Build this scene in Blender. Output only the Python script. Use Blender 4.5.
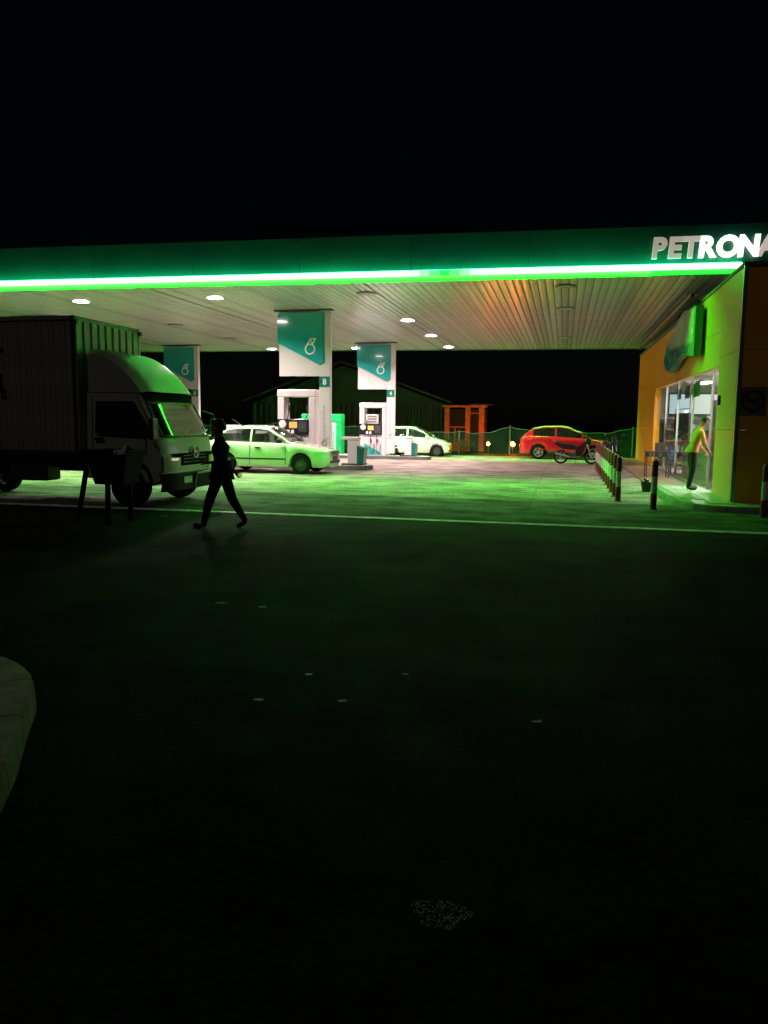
import bpy, bmesh, math, random
from mathutils import Vector, Matrix
random.seed(7)
S = bpy.context.scene
for o in list(bpy.data.objects): bpy.data.objects.remove(o)
COL = S.collection
R = math.radians
PI = math.pi

# ------------------------------------------------------------------ camera
CAM_H = 1.62
yaw = math.atan(.232); pit = math.atan(92/769.); rol = .010
fw0 = Vector((-math.sin(yaw), math.cos(yaw), 0)); r0 = Vector((math.cos(yaw), math.sin(yaw), 0)); zz = Vector((0, 0, 1))
fw = fw0*math.cos(pit) - zz*math.sin(pit); u0 = fw0*math.sin(pit) + zz*math.cos(pit)
rr = r0*math.cos(rol) + u0*math.sin(rol); uu = u0*math.cos(rol) - r0*math.sin(rol)
cd = bpy.data.cameras.new('camera'); cam = bpy.data.objects.new('camera', cd); COL.objects.link(cam)
cd.sensor_fit = 'VERTICAL'; cd.sensor_height = 24; cd.lens = 24*769/1024.; cd.clip_start = .05; cd.clip_end = 3000
m = Matrix((rr, uu, -fw)).transposed().to_4x4(); m.translation = (0, 0, CAM_H); cam.matrix_world = m
S.camera = cam

# ------------------------------------------------------------------ night sky, faint added fill light, exposure
W = bpy.data.worlds.new('World'); S.world = W; W.use_nodes = True
nt = W.node_tree; bg = nt.nodes['Background']
sky = nt.nodes.new('ShaderNodeTexSky'); sky.sky_type = 'NISHITA'; sky.sun_disc = False
sky.sun_elevation = R(50); sky.sun_rotation = R(200); sky.altitude = 50
nt.links.new(sky.outputs[0], bg.inputs[0]); bg.inputs[1].default_value = .00022
sd = bpy.data.lights.new('night_fill', 'SUN'); sun = bpy.data.objects.new('night_fill', sd); COL.objects.link(sun)  # weak sun lamp added as fill from behind the camera
sd.energy = .085; sd.angle = R(4); sd.color = (1, .93, .8)
az = R(200); el = R(50)
sun.rotation_euler = Vector((math.sin(az)*math.cos(el), math.cos(az)*math.cos(el), math.sin(el))).to_track_quat('Z', 'Y').to_euler()
S.view_settings.view_transform = 'Standard'; S.view_settings.look = 'None'; S.view_settings.exposure = 0; S.view_settings.gamma = 1

# ------------------------------------------------------------------ materials
MATS = {}
def mat(name, col, rough=.5, metal=0, var=.12, vs=3., bump=0, bs=60., emit=None, es=0, coat=0, stretch=(1, 1, 1), col2=None, spec=.5):
    if name in MATS: return MATS[name]
    m = bpy.data.materials.new(name); m.use_nodes = True; n = m.node_tree; b = n.nodes['Principled BSDF']
    b.inputs['Roughness'].default_value = rough; b.inputs['Metallic'].default_value = metal
    b.inputs['Coat Weight'].default_value = coat; b.inputs['Specular IOR Level'].default_value = spec
    tc = n.nodes.new('ShaderNodeTexCoord'); mp = n.nodes.new('ShaderNodeMapping'); mp.inputs['Scale'].default_value = stretch
    n.links.new(tc.outputs['Object'], mp.inputs[0])
    nz = n.nodes.new('ShaderNodeTexNoise'); nz.inputs['Scale'].default_value = vs; nz.inputs['Detail'].default_value = 6
    n.links.new(mp.outputs[0], nz.inputs['Vector'])
    rp = n.nodes.new('ShaderNodeValToRGB'); c = Vector(col); c2 = Vector(col2) if col2 else c*(1+var)
    rp.color_ramp.elements[0].position = .33; rp.color_ramp.elements[1].position = .67
    rp.color_ramp.elements[0].color = (*(c*(1-var)), 1); rp.color_ramp.elements[1].color = (*c2, 1)
    n.links.new(nz.outputs[0], rp.inputs[0]); n.links.new(rp.outputs[0], b.inputs['Base Color'])
    mr = n.nodes.new('ShaderNodeMapRange'); mr.inputs[3].default_value = max(.03, rough-.1); mr.inputs[4].default_value = min(1, rough+.1)
    n.links.new(nz.outputs[0], mr.inputs[0]); n.links.new(mr.outputs[0], b.inputs['Roughness'])
    if bump:
        nb = n.nodes.new('ShaderNodeTexNoise'); nb.inputs['Scale'].default_value = bs; nb.inputs['Detail'].default_value = 4
        n.links.new(mp.outputs[0], nb.inputs['Vector'])
        bn = n.nodes.new('ShaderNodeBump'); bn.inputs['Strength'].default_value = bump; bn.inputs['Distance'].default_value = .01
        n.links.new(nb.outputs[0], bn.inputs['Height']); n.links.new(bn.outputs[0], b.inputs['Normal'])
    if emit:
        b.inputs['Emission Color'].default_value = (*emit, 1); b.inputs['Emission Strength'].default_value = es
    MATS[name] = m; return m
def glass(name, tint, alpha, rough=.03):
    m = bpy.data.materials.new(name); m.use_nodes = True; n = m.node_tree; b = n.nodes['Principled BSDF']; out = n.nodes['Material Output']
    b.inputs['Base Color'].default_value = (*tint, 1); b.inputs['Roughness'].default_value = rough
    t = n.nodes.new('ShaderNodeBsdfTransparent'); t.inputs[0].default_value = (.92, .97, .94, 1)
    fr = n.nodes.new('ShaderNodeFresnel'); gm = n.nodes.new('ShaderNodeNewGeometry'); ir = n.nodes.new('ShaderNodeMapRange'); ir.inputs[3].default_value = 1.45; ir.inputs[4].default_value = 1/1.45
    n.links.new(gm.outputs['Backfacing'], ir.inputs[0]); n.links.new(ir.outputs[0], fr.inputs[0])
    mr = n.nodes.new('ShaderNodeMapRange'); mr.inputs[3].default_value = alpha; mr.inputs[4].default_value = 1
    n.links.new(fr.outputs[0], mr.inputs[0])
    mx = n.nodes.new('ShaderNodeMixShader'); n.links.new(mr.outputs[0], mx.inputs[0]); n.links.new(t.outputs[0], mx.inputs[1]); n.links.new(b.outputs[0], mx.inputs[2])
    n.links.new(mx.outputs[0], out.inputs[0]); MATS[name] = m; return m
def emis(name, col, s):
    m = bpy.data.materials.new(name); m.use_nodes = True; n = m.node_tree; n.nodes.remove(n.nodes['Principled BSDF'])
    e = n.nodes.new('ShaderNodeEmission'); e.inputs[0].default_value = (*col, 1); e.inputs[1].default_value = s
    n.links.new(e.outputs[0], n.nodes['Material Output'].inputs[0]); MATS[name] = m; return m

def ground_mat(name, base, base2, patch, spec, rough, fine):
    m = bpy.data.materials.new(name); m.use_nodes = True; n = m.node_tree; b = n.nodes['Principled BSDF']; L = n.links.new
    b.inputs['Specular IOR Level'].default_value = spec
    g = n.nodes.new('ShaderNodeNewGeometry')
    def noise(s, d=5, st=None):
        z = n.nodes.new('ShaderNodeTexNoise'); z.inputs['Scale'].default_value = s; z.inputs['Detail'].default_value = d
        if st:
            mp = n.nodes.new('ShaderNodeMapping'); mp.inputs['Scale'].default_value = st; L(g.outputs['Position'], mp.inputs[0]); L(mp.outputs[0], z.inputs['Vector'])
        else: L(g.outputs['Position'], z.inputs['Vector'])
        return z.outputs[0]
    def ramp(src, a, c0, bb, c1):
        r = n.nodes.new('ShaderNodeValToRGB'); e = r.color_ramp.elements; e[0].position = a; e[1].position = bb; e[0].color = (*c0, 1); e[1].color = (*c1, 1); L(src, r.inputs[0]); return r.outputs[0]
    def mul(a, c, f=1., t='MULTIPLY'):
        x = n.nodes.new('ShaderNodeMix'); x.data_type = 'RGBA'; x.blend_type = t; x.inputs[0].default_value = f; L(a, x.inputs[6]); L(c, x.inputs[7]); return x.outputs[2]
    c = ramp(noise(.35, 6), .35, base, .7, base2)
    c = mul(c, ramp(noise(1.5, 9, (.8, 1.25, 1)), .38, patch, .58, (1.15, 1.15, 1.15)), .95)
    c = mul(c, ramp(noise(fine, 3), .3, (.55, .55, .55), .7, (1.3, 1.3, 1.3)), .8)
    c = mul(c, ramp(noise(fine*.3, 5), .36, (.45, .45, .45), .64, (1.5, 1.5, 1.5)), .8)
    L(c, b.inputs['Base Color'])
    r = n.nodes.new('ShaderNodeMapRange'); r.inputs[3].default_value = rough-.14; r.inputs[4].default_value = rough+.16; L(noise(.9, 5), r.inputs[0]); L(r.outputs[0], b.inputs['Roughness'])
    v = n.nodes.new('ShaderNodeTexVoronoi'); v.inputs['Scale'].default_value = fine*.9; L(g.outputs['Position'], v.inputs['Vector'])
    b1 = n.nodes.new('ShaderNodeBump'); b1.inputs['Strength'].default_value = .5; b1.inputs['Distance'].default_value = .003; L(v.outputs[0], b1.inputs['Height'])
    b2 = n.nodes.new('ShaderNodeBump'); b2.inputs['Strength'].default_value = .35; b2.inputs['Distance'].default_value = .02; L(noise(9, 6), b2.inputs['Height']); L(b1.outputs[0], b2.inputs['Normal'])
    L(b2.outputs[0], b.inputs['Normal']); MATS[name] = m; return m

ASPH = ground_mat('asphalt', (.013, .013, .012), (.026, .0255, .023), (.3, .3, .3), .08, .82, 95)
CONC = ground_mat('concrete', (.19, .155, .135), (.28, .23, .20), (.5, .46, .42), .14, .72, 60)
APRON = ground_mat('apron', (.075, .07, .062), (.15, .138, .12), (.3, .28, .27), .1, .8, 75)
WHITE = mat('white_paint', (.76, .75, .73), .35, var=.06)
PANELW = mat('white_panel', (.62, .585, .58), .3, var=.04, vs=1.5)
TEAL = mat('teal_acrylic', (.02, .34, .31), .12, var=.06, vs=1.2, coat=.6)
TEALD = mat('teal_dark', (.01, .16, .13), .3)
FASC = mat('fascia_green', (.006, .085, .05), .38, var=.16, vs=.6)
LIP = mat('lip_green', (.004, .42, .05), .35, var=.1)
BLACK = mat('black_plastic', (.012, .012, .013), .45)
RUBBER = mat('rubber', (.010, .010, .010), .9, bump=.2, spec=.1)
STEEL = mat('steel', (.42, .42, .42), .3, metal=1)
DKST = mat('dark_steel', (.09, .09, .095), .45, metal=.6)
ALU = mat('aluminium', (.55, .55, .55), .35, metal=.9)
YEL = mat('yellow_cladding', (.74, .31, .010), .4, var=.07, vs=.8)
LENS = emis('lamp_lens', (1, .90, .87), 60)
LENSOFF = mat('lamp_off', (.25, .24, .22), .3)
TUBE = emis('green_tube', (.03, 1, .015), 310)
TUBER = emis('green_tube_rear', (.08, 1, .04), 340)
UPL_ADDED = emis('added_green_uplight', (.06, 1, .55), 16)
DIMS = [emis('green_dim_%d' % k, c, e) for k, (c, e) in enumerate((((.28, 1, .32), 3), ((.2, 1, .25), 2.2), ((.1, 1, .16), 1.5), ((.03, .9, .11), 1.1)))]
TUBEF = emis('green_diffuser', (.20, 1, .24), 6)
TUBEFR = emis('green_diffuser_rear', (.30, 1, .34), 1.2)
SHOPL = emis('shop_tube', (1, .93, .86), 290)

def g(d):
    return 0 if d < 27 else (-.25*(d-27)/11 if d < 38 else -.25)

# ------------------------------------------------------------------ mesh helpers
class MB:
    def __init__(s): s.v = []; s.f = []; s.mi = []; s.cur = 0
    def add(s, vs, fs):
        o = len(s.v); s.v += [tuple(p) for p in vs]; s.f += [tuple(i+o for i in f) for f in fs]; s.mi += [s.cur]*len(fs); return s
    def box(s, x0, x1, y0, y1, z0, z1, c=0):
        if c <= 0:
            vs = [(x, y, z) for x in (x0, x1) for y in (y0, y1) for z in (z0, z1)]
            return s.add(vs, [(0, 1, 3, 2), (4, 6, 7, 5), (0, 4, 5, 1), (2, 3, 7, 6), (0, 2, 6, 4), (1, 5, 7, 3)])
        bm = bmesh.new(); bmesh.ops.create_cube(bm, size=1)
        for v in bm.verts: v.co = Vector(((x0+x1)/2+v.co.x*(x1-x0), (y0+y1)/2+v.co.y*(y1-y0), (z0+z1)/2+v.co.z*(z1-z0)))
        bmesh.ops.bevel(bm, geom=bm.edges[:], offset=c, segments=2, affect='EDGES', profile=.5)
        bm.verts.index_update(); s.add([v.co[:] for v in bm.verts], [[v.index for v in f.verts] for f in bm.faces]); bm.free(); return s
    def prism(s, poly, axis, a, b):
        def P(u, w, t): return (t, u, w) if axis == 'x' else ((u, t, w) if axis == 'y' else (u, w, t))
        n = len(poly); vs = [P(u, w, a) for u, w in poly]+[P(u, w, b) for u, w in poly]
        return s.add(vs, [tuple(range(n))[::-1], tuple(range(n, 2*n))]+[(i, (i+1) % n, n+(i+1) % n, n+i) for i in range(n)])
    def cyl(s, p0, p1, r0, r1=None, n=12, cap=True):
        r1 = r0 if r1 is None else r1; p0 = Vector(p0); p1 = Vector(p1); q = (p1-p0).to_track_quat('Z', 'Y')
        vs = []
        for p, r in ((p0, r0), (p1, r1)):
            for i in range(n): t = 2*PI*i/n; vs.append(p+q @ Vector((r*math.cos(t), r*math.sin(t), 0)))
        fs = [(i, (i+1) % n, n+(i+1) % n, n+i) for i in range(n)]
        if cap: fs += [tuple(range(n))[::-1], tuple(range(n, 2*n))]
        return s.add(vs, fs)
    def tube(s, pts, r, n=8):
        for a, b in zip(pts[:-1], pts[1:]): s.cyl(a, b, r, n=n)
        return s
    def lathe(s, prof, n=24, axis='z', c=(0, 0, 0)):
        vs = []; k = len(prof)
        for i in range(n):
            t = 2*PI*i/n
            for r, h in prof:
                p = (r*math.cos(t), r*math.sin(t), h) if axis == 'z' else (r*math.cos(t), h, r*math.sin(t))
                vs.append((p[0]+c[0], p[1]+c[1], p[2]+c[2]))
        return s.add(vs, [(i*k+j, ((i+1) % n)*k+j, ((i+1) % n)*k+j+1, i*k+j+1) for i in range(n) for j in range(k-1)])
    def grid(s, rows):
        n = len(rows[0]); vs = [p for r in rows for p in r]
        return s.add(vs, [(i*n+j, i*n+j+1, (i+1)*n+j+1, (i+1)*n+j) for i in range(len(rows)-1) for j in range(n-1)])
    def ball(s, c, r, n=12, k=8):
        r = (r, r, r) if not isinstance(r, tuple) else r
        rows = [[(c[0]+r[0]*math.sin(PI*i/k)*math.cos(2*PI*j/n), c[1]+r[1]*math.sin(PI*i/k)*math.sin(2*PI*j/n), c[2]+r[2]*math.cos(PI*i/k)) for j in range(n+1)] for i in range(k+1)]
        return s.grid(rows)
    def build(s, name, mats, parent=None, smooth=False, loc=None, fix=True):
        me = bpy.data.meshes.new(name); me.from_pydata(s.v, [], s.f)
        mats = mats if isinstance(mats, (list, tuple)) else [mats]
        for m in mats: me.materials.append(m)
        if fix:
            bm = bmesh.new(); bm.from_mesh(me)
            ly = None
            for i, f in enumerate(bm.faces): f.material_index = s.mi[i]
            bmesh.ops.remove_doubles(bm, verts=bm.verts, dist=1e-5); bmesh.ops.recalc_face_normals(bm, faces=bm.faces[:]); bm.to_mesh(me); bm.free()
        else:
            for i, p in enumerate(me.polygons): p.material_index = s.mi[i]
        if smooth:
            for p in me.polygons: p.use_smooth = True
            if smooth is not True:
                try: me.set_sharp_from_angle(angle=R(smooth))
                except Exception: pass
        o = bpy.data.objects.new(name, me); COL.objects.link(o)
        if parent: o.parent = parent
        if loc: o.location = loc
        return o
def tag(o, label, cat, group=None):
    o['label'] = label; o['category'] = cat
    if group: o['group'] = group
    return o
def struct(o): o['kind'] = 'structure'; return o
def thing(name, label, cat, loc=(0, 0, 0), rz=0, group=None):
    o = bpy.data.objects.new(name, None); COL.objects.link(o); o.location = loc; o.rotation_euler = (0, 0, rz); o.empty_display_size = .2
    return tag(o, label, cat, group)
def copy_tree(o, parent=None):
    c = o.copy(); COL.objects.link(c); c.parent = parent
    for ch in list(o.children): copy_tree(ch, c)
    return c
def dup(o, label, loc, rz=None):
    c = copy_tree(o); c.location = loc; c['label'] = label
    if rz is not None: c.rotation_euler = (0, 0, rz)
    return c
def share(o, name, parent, loc, scale=None):
    c = bpy.data.objects.new(name, o.data); COL.objects.link(c); c.parent = parent; c.location = loc
    if scale: c.scale = scale
    return c
def text_mesh(name, txt, size, material, parent, loc, rot, ext=.01, bold=0, shear=0, sx=1., align='LEFT'):
    cu = bpy.data.curves.new(name, 'FONT'); cu.body = txt; cu.size = size; cu.extrude = ext; cu.offset = bold; cu.shear = shear; cu.align_x = align; cu.resolution_u = 4
    t = bpy.data.objects.new(name, cu); COL.objects.link(t)
    dg = bpy.context.evaluated_depsgraph_get(); me = bpy.data.meshes.new_from_object(t.evaluated_get(dg)); bpy.data.objects.remove(t)
    me.materials.clear(); me.materials.append(material)
    o = bpy.data.objects.new(name, me); COL.objects.link(o); o.parent = parent; o.location = loc; o.rotation_euler = rot; o.scale = (sx, 1, 1)
    return o
FRONT = (PI/2, 0, 0)       # text standing up, read from -d

# ================================================================== GROUND
mb = MB(); ds = [-60, -5, 12.3, 27, 38, 60, 900]
mb.grid([[(-900, d, g(d)), (-60, d, g(d)), (60, d, g(d)), (900, d, g(d))] for d in ds])
struct(mb.build('ground', ASPH))
# forecourt of cast slabs
fc = bpy.data.objects.new('forecourt', None); COL.objects.link(fc); fc['kind'] = 'structure'
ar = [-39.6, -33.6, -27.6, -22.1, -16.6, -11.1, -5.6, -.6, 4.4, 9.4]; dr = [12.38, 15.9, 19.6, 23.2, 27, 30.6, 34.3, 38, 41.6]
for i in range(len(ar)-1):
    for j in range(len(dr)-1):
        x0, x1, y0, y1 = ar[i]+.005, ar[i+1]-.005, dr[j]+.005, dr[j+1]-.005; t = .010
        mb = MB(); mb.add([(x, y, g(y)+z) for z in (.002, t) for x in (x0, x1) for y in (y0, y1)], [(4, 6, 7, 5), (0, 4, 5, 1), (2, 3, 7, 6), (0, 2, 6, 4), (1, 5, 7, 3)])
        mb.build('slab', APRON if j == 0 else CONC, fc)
mb = MB(); mb.box(-40, 14, 12.19, 12.36, .001, .012)
struct(mb.build('painted_line', mat('worn_line', (.74, .73, .70), .6, var=.3, vs=6, bump=.3)))

# small scraps lying on the asphalt
SCR = mat('paper_scrap', (.8, .8, .76), .7, var=.2)
for (x, y, s, lb) in [(-2.5, 6.11, .06, 'pale paper scrap on asphalt below the walking person, right of a thinner one'), (-2.89, 6.16, .07, 'thin pale scrap on asphalt, leftmost below the walking person'),
        (-1.19, 4.13, .035, 'bright leaf scrap on asphalt, right one of a near pair'), (-1.67, 4.03, .03, 'small round scrap on asphalt, left one of a near pair'),
        (-.94, 4.69, .03, 'faint scrap on asphalt near the picture centre'), (-.09, 4.1, .04, 'dull flat scrap on asphalt, rightmost of all'), (-1.54, 4.52, .035, 'dim scrap on asphalt between the near pair and the picture centre'),
        (-6.42, 11.52, .07, 'crumpled white scrap on asphalt by the truck front')]:
    mb = MB(); n = 9; pts = []
    for k in range(n):
        t = 2*PI*k/n; r = s*.66*random.uniform(.4, 1.2); pts.append((r*1.5*math.cos(t), r*.7*math.sin(t), random.uniform(.002, .006)))
    mb.add([(0, 0, .006)]+pts+[(p[0]*.95, p[1]*.95, .0005) for p in pts], [(0, 1+k, 1+(k+1) % n) for k in range(n)]+[(1+k, 1+n+k, 1+n+(k+1) % n, 1+(k+1) % n) for k in range(n)])
    o = mb.build('paper_scrap', SCR); o.location = (x, y, 0); o.rotation_euler = (0, 0, random.uniform(0, .6)); tag(o, lb, 'scrap', 'scraps on the asphalt')
# patch of loose pale grit
mb = MB()
for k in range(420):
    t = random.uniform(0, 2*PI); q = math.sqrt(random.random()); x = .095*q*math.cos(t)*(1+.2*math.sin(3*t)); y = .075*q*math.sin(t); r = random.uniform(.0015, .0042)
    mb.add([(x+r, y, 0), (x-r*.6, y+r, 0), (x-r*.5, y-r, 0), (x, y, r*.5)], [(0, 1, 3), (1, 2, 3), (2, 0, 3)])
o = mb.build('grit_patch', mat('grit', (.42, .43, .41), .8, var=.3, vs=40)); o.location = (-.34, 2.35, .001); o['kind'] = 'stuff'; tag(o, 'round patch of loose pale grit on the near asphalt', 'grit')
o['kind'] = 'stuff'

# rounded traffic island at lower left: kerb stones
isl = thing('kerb_island', 'rounded end of weathered concrete kerb island at lower left', 'kerb', (0, 0, 0))
path = []
base = [(-1.25, .7), (-2.22, 2.60), (-2.45, 3.0), (-2.62, 3.27), (-2.80, 3.57), (-3.0, 3.79), (-3.3, 3.97), (-3.75, 4.10), (-4.6, 4.12), (-6.2, 4.1)]
for i in range(len(base)-1):
    p0, p1, p2, p3 = [Vector(base[min(max(i+q, 0), len(base)-1)]) for q in (-1, 0, 1, 2)]; n = max(3, int((p2-p1).length/.05))
    for k in range(n):
        t = k/n; path.append(.5*((2*p1)+(p2-p0)*t+(2*p0-5*p1+4*p2-p3)*t*t+(3*p1-p0-3*p2+p3)*t*t*t))
KST = mat('kerb_concrete', (.42, .40, .34), .85, var=.3, vs=7, bump=.6, bs=45)
def kerb_run(path, parent, width, h, ln, material, z0=0, side=1):
    acc = 0; start = 0
    for i in range(1, len(path)):
        acc += (path[i]-path[i-1]).length
        if acc > ln or i == len(path)-1:
            seg = path[start:i+1]; 
            if len(seg) < 2: continue
            rows = []
            for k, p in enumerate(seg):
                t = (seg[min(k+1, len(seg)-1)]-seg[max(k-1, 0)]).normalized(); nn = Vector((-t.y, t.x))*side
                q = p.copy()
                if k == 0: q += t*.009
                if k == len(seg)-1: q -= t*.009
                j = random.uniform(-.004, .004)
                rows.append([(q.x+nn.x*u, q.y+nn.y*u, z) for u, z in ((0, z0), (.008+j, z0+h*.55), (.016+j, z0+h-.016), (.024+j, z0+h-.004), (.04+j, z0+h), (width-.02, z0+h+j), (width, z0))])
            mb = MB(); mb.grid(rows); m = len(rows[0]); L = len(mb.v)
            mb.f += [tuple(range(m))[::-1], tuple(range(L-m, L))]; mb.mi += [0, 0]
            mb.build('kerb_stone', material, parent, smooth=35)
            start = i; acc = 0
kerb_run(path, isl, .2, .15, .52, KST)
mb = MB(); mb.add([(-6.2, 4.0, .115), (-6.2, -2, .115)]+[(p.x-.1, p.y-.1, .115) for p in path[::3]]+[], [tuple(range(2+len(path[::3])))])
mb.build('island_fill', mat('island_soil', (.07, .065, .05), .95, var=.3, bump=1, bs=25), isl)

# ================================================================== CANOPY
CZ = 5.12; CF = 19.67; CR = 38.9; CA0 = -30.; CA1 = 8.; SK = .045
can = thing('petrol_station_canopy', 'long flat green edged petrol station canopy with white slatted ceiling', 'canopy', (0, CF, 0))
def L(mb_): return mb_
for (nm, y0, y1, lipn) in (('fascia', 0, .12, 'front'), ('fascia', CR-CF-.12, CR-CF, 'rear')):
    mb = MB(); x = CA0
    while x < CA1-.1:
        mb = MB(); mb.box(x+.003, min(x+2.9, CA1)-.003, y0, y1, 5.085, 6.22, .006); o = mb.build('fascia_panel', FASC, can); o.rotation_euler = (0, 0, SK); x += 2.9
for (yy, sg) in ((0, -1), (CR-CF, 1)):
    x = CA0
    while x < CA1-.1:
        x1 = min(x+2.9, CA1)
        if not (sg < 0 and x > 4.5):
            xe = min(x1, 3.85) if sg < 0 else x1
            def flat(nm, m_, z, o0, o1, xa, xb, up):
                mb = MB(); f = (0, 1, 2, 3) if (sg > 0) == (not up) else (3, 2, 1, 0)
                mb.add([(xa, yy+sg*o0, z), (xb, yy+sg*o0, z), (xb, yy+sg*o1, z), (xa, yy+sg*o1, z)], [f if up else f[::-1]]) if False else mb.add([(xa, yy+sg*o0, z), (xb, yy+sg*o0, z), (xb, yy+sg*o1, z), (xa, yy+sg*o1, z)], [f])
                o = mb.build(nm, m_, can, fix=False); o.rotation_euler = (0, 0, SK)
            flat('light_strip', TUBE if sg < 0 else TUBER, 5.235, .07, .198, x+.002, (min(xe, 1.3) if sg < 0 else xe)-.002, False)
            if sg < 0: flat('added_uplight', UPL_ADDED, 5.32, .03, .15, x+.002, xe-.002, True)  # upward glow added to brighten the fascia, not a separate lamp
            for xa, xb in ([(x, xe)] if not (sg < 0 and x < -3 < xe) else [(x, -3.9)]+[(-3.9+.25*q, -3.65+.25*q) for q in range(7)]+[(-2.15, xe)]):
                mb = MB(); mb.prism([(yy+sg*.062, 5.238), (yy+sg*.20, 5.238), (yy+sg*.20, 5.168), (yy+sg*.207, 5.168), (yy+sg*.207, 5.29), (yy+sg*.16, 5.315), (yy+sg*.004, 5.315), (yy+sg*.004, 5.28)], 'x', xa+.001, xb-.001)  # front edge runs down as an added baffle, narrowing the green light
                o = mb.build('light_diffuser', DIMS[3-abs(3-round((xa+3.9)/.25))] if (sg < 0 and -3.91 < xa < -2.2 and xb-xa < .3) else (TUBEF if sg < 0 else TUBEFR), can); o.rotation_euler = (0, 0, SK)
        mb = MB(); mb.prism([(yy+sg*.002, 5.225), (yy+sg*.025, 5.225), (yy+sg*.045, 5.075 if sg < 0 else 5.12), (yy+sg*.002, 5.075 if sg < 0 else 5.12)], 'x', x+.004, x1-.004)
        o = mb.build('lip_panel', LIP, can); o.rotation_euler = (0, 0, SK)
        x = x1
mb = MB(); mb.box(CA0, CA1, .7, CR-CF-.7, 5.6, 5.66); mb.build('roof_deck', DKST, can)
for yy in (1.5, 8, 14.5): mb = MB(); mb.box(CA0, CA1, yy, yy+.2, 5.3, 5.6); mb.build('beam', DKST, can)
# ceiling slats, each one a shallow tray
CEIL = mat('ceiling_slat', (.82, .80, .77), .2, var=.10, vs=2.2, bump=.2, bs=1.6, metal=.25, stretch=(2.2, 6, 1))
CEILV = [CEIL]+[mat('ceiling_slat_%d' % k, c, .2, var=.10, vs=2.2, bump=.2, bs=1.6, metal=.25, stretch=(2.2, 6, 1)) for k, c in enumerate(((.74, .72, .69), (.86, .84, .81), (.66, .63, .60)))]
w = .2; n = int((CA1-CA0)/w); LEN = CR-CF-.26
rows = []
for k in range(41):
    y = LEN*k/40; dz = .003*math.sin(k*1.7)+.002*math.sin(k*.61)
    rows.append([(u, y, z+dz) for u, z in ((.008, .03), (.010, .004), (.018, 0), (.06, -.0025), (.1, -.0035), (.14, -.0025), (.182, 0), (.190, .004), (.192, .03))])
mb = MB(); mb.grid(rows); first = None
for i in range(n):
    if first is None: first = mb.build('ceiling_slat', CEIL, can, smooth=40, loc=(CA0, .13+SK*CA0, CZ)); continue
    o = share(first, 'ceiling_slat', can, (CA0+i*w, .13+SK*(CA0+i*w), CZ+random.uniform(-.0015, .0015)))
for i, o in enumerate([o for o in can.children if o.name.startswith('ceiling_slat')]):
    o.material_slots[0].link = 'OBJECT'; o.material_slots[0].material = CEILV[random.choice((0, 0, 1, 2, 3))]
mb = MB(); mb.box(CA0, CA1, .125, CR-CF-.125, CZ+.035, CZ+.04); o = mb.build('ceiling_backing', DKST, can); o.rotation_euler = (0, 0, SK)
for x in (-11.2, -5.2, -.6, 3.0): mb = MB(); mb.box(x-.012, x+.012, .14+SK*x, LEN+SK*x, CZ-.012, CZ-.005); mb.build('ceiling_joint', DKST, can)

def downlight(x, d, lit, label):
    t = thing('downlight', label, 'ceiling lamp', (x, d, CZ), 0, 'lit canopy lamps' if lit else 'unlit canopy lamps')
    mb = MB(); mb.lathe([(.2, -.006), (.27, -.012), (.28, -.022), (.26, -.028), (.215, -.024), (.2, -.014)], 24); mb.build('trim_ring', WHITE if lit else DKST, t, smooth=True)
    mb = MB(); mb.lathe([(.0005, -.016), (.12, -.03), (.225, -.027)], 24); mb.build('lens', LENS if lit else LENSOFF, t)
    if lit:
        ld = bpy.data.lights.new('lamp_light', 'AREA'); ld.shape = 'DISK'; ld.size = .36; ld.energy = 420; ld.color = (1, .80, .79); ld.spread = R(146)
        lo = bpy.data.objects.new('lamp_light', ld); COL.objects.link(lo); lo.parent = t; lo.location = (0, 0, -.04)
    return t
row = ['nearest', 'second', 'third', 'farthest']
for x, nm, on in ((-14.45, 'above the truck', (1, 0, 0, 1)), (-10.05, 'left of the middle sign column', (1, 1, 1, 1)), (-5.5, 'right of the sign columns', (0, 1, 1, 1)), (-.1, 'above the parked motorcycle', (0, 0, 0, 0))):
    for k, d in enumerate((21.25, 27.1, 32.0, 37.0)):
        downlight(x, d if x != -.1 else (21.0, 25.0, 33.5, 37)[k], on[k], '%s %s ceiling lamp %s' % (row[k], 'glowing round' if on[k] else 'dark unlit round', nm))

# backlit fascia lettering
sg = thing('station_name_sign', 'white lit PETRONAS letters on the green canopy edge', 'sign', (1.84, CF+SK*1.82, 5.48), SK)
LB = [.30, .34, .42, 1.3, 2.2, 1.9, .5, .5]
x = 0
for ch, wd, e in zip('PETRONAS', (.36, .325, .35, .40, .465, .455, .40, .34), LB):
    col = (1, .78, .72) if e < 1 else (1, .95, .93)
    me = mat('letter_face_%d' % round(e*100), (.8, .74, .72), .4, emit=col, es=e)
    text_mesh('letter', ch, .64, me, sg, (x, -.09, 0), FRONT, .03, .029, .07, .95)
    x += wd

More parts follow.
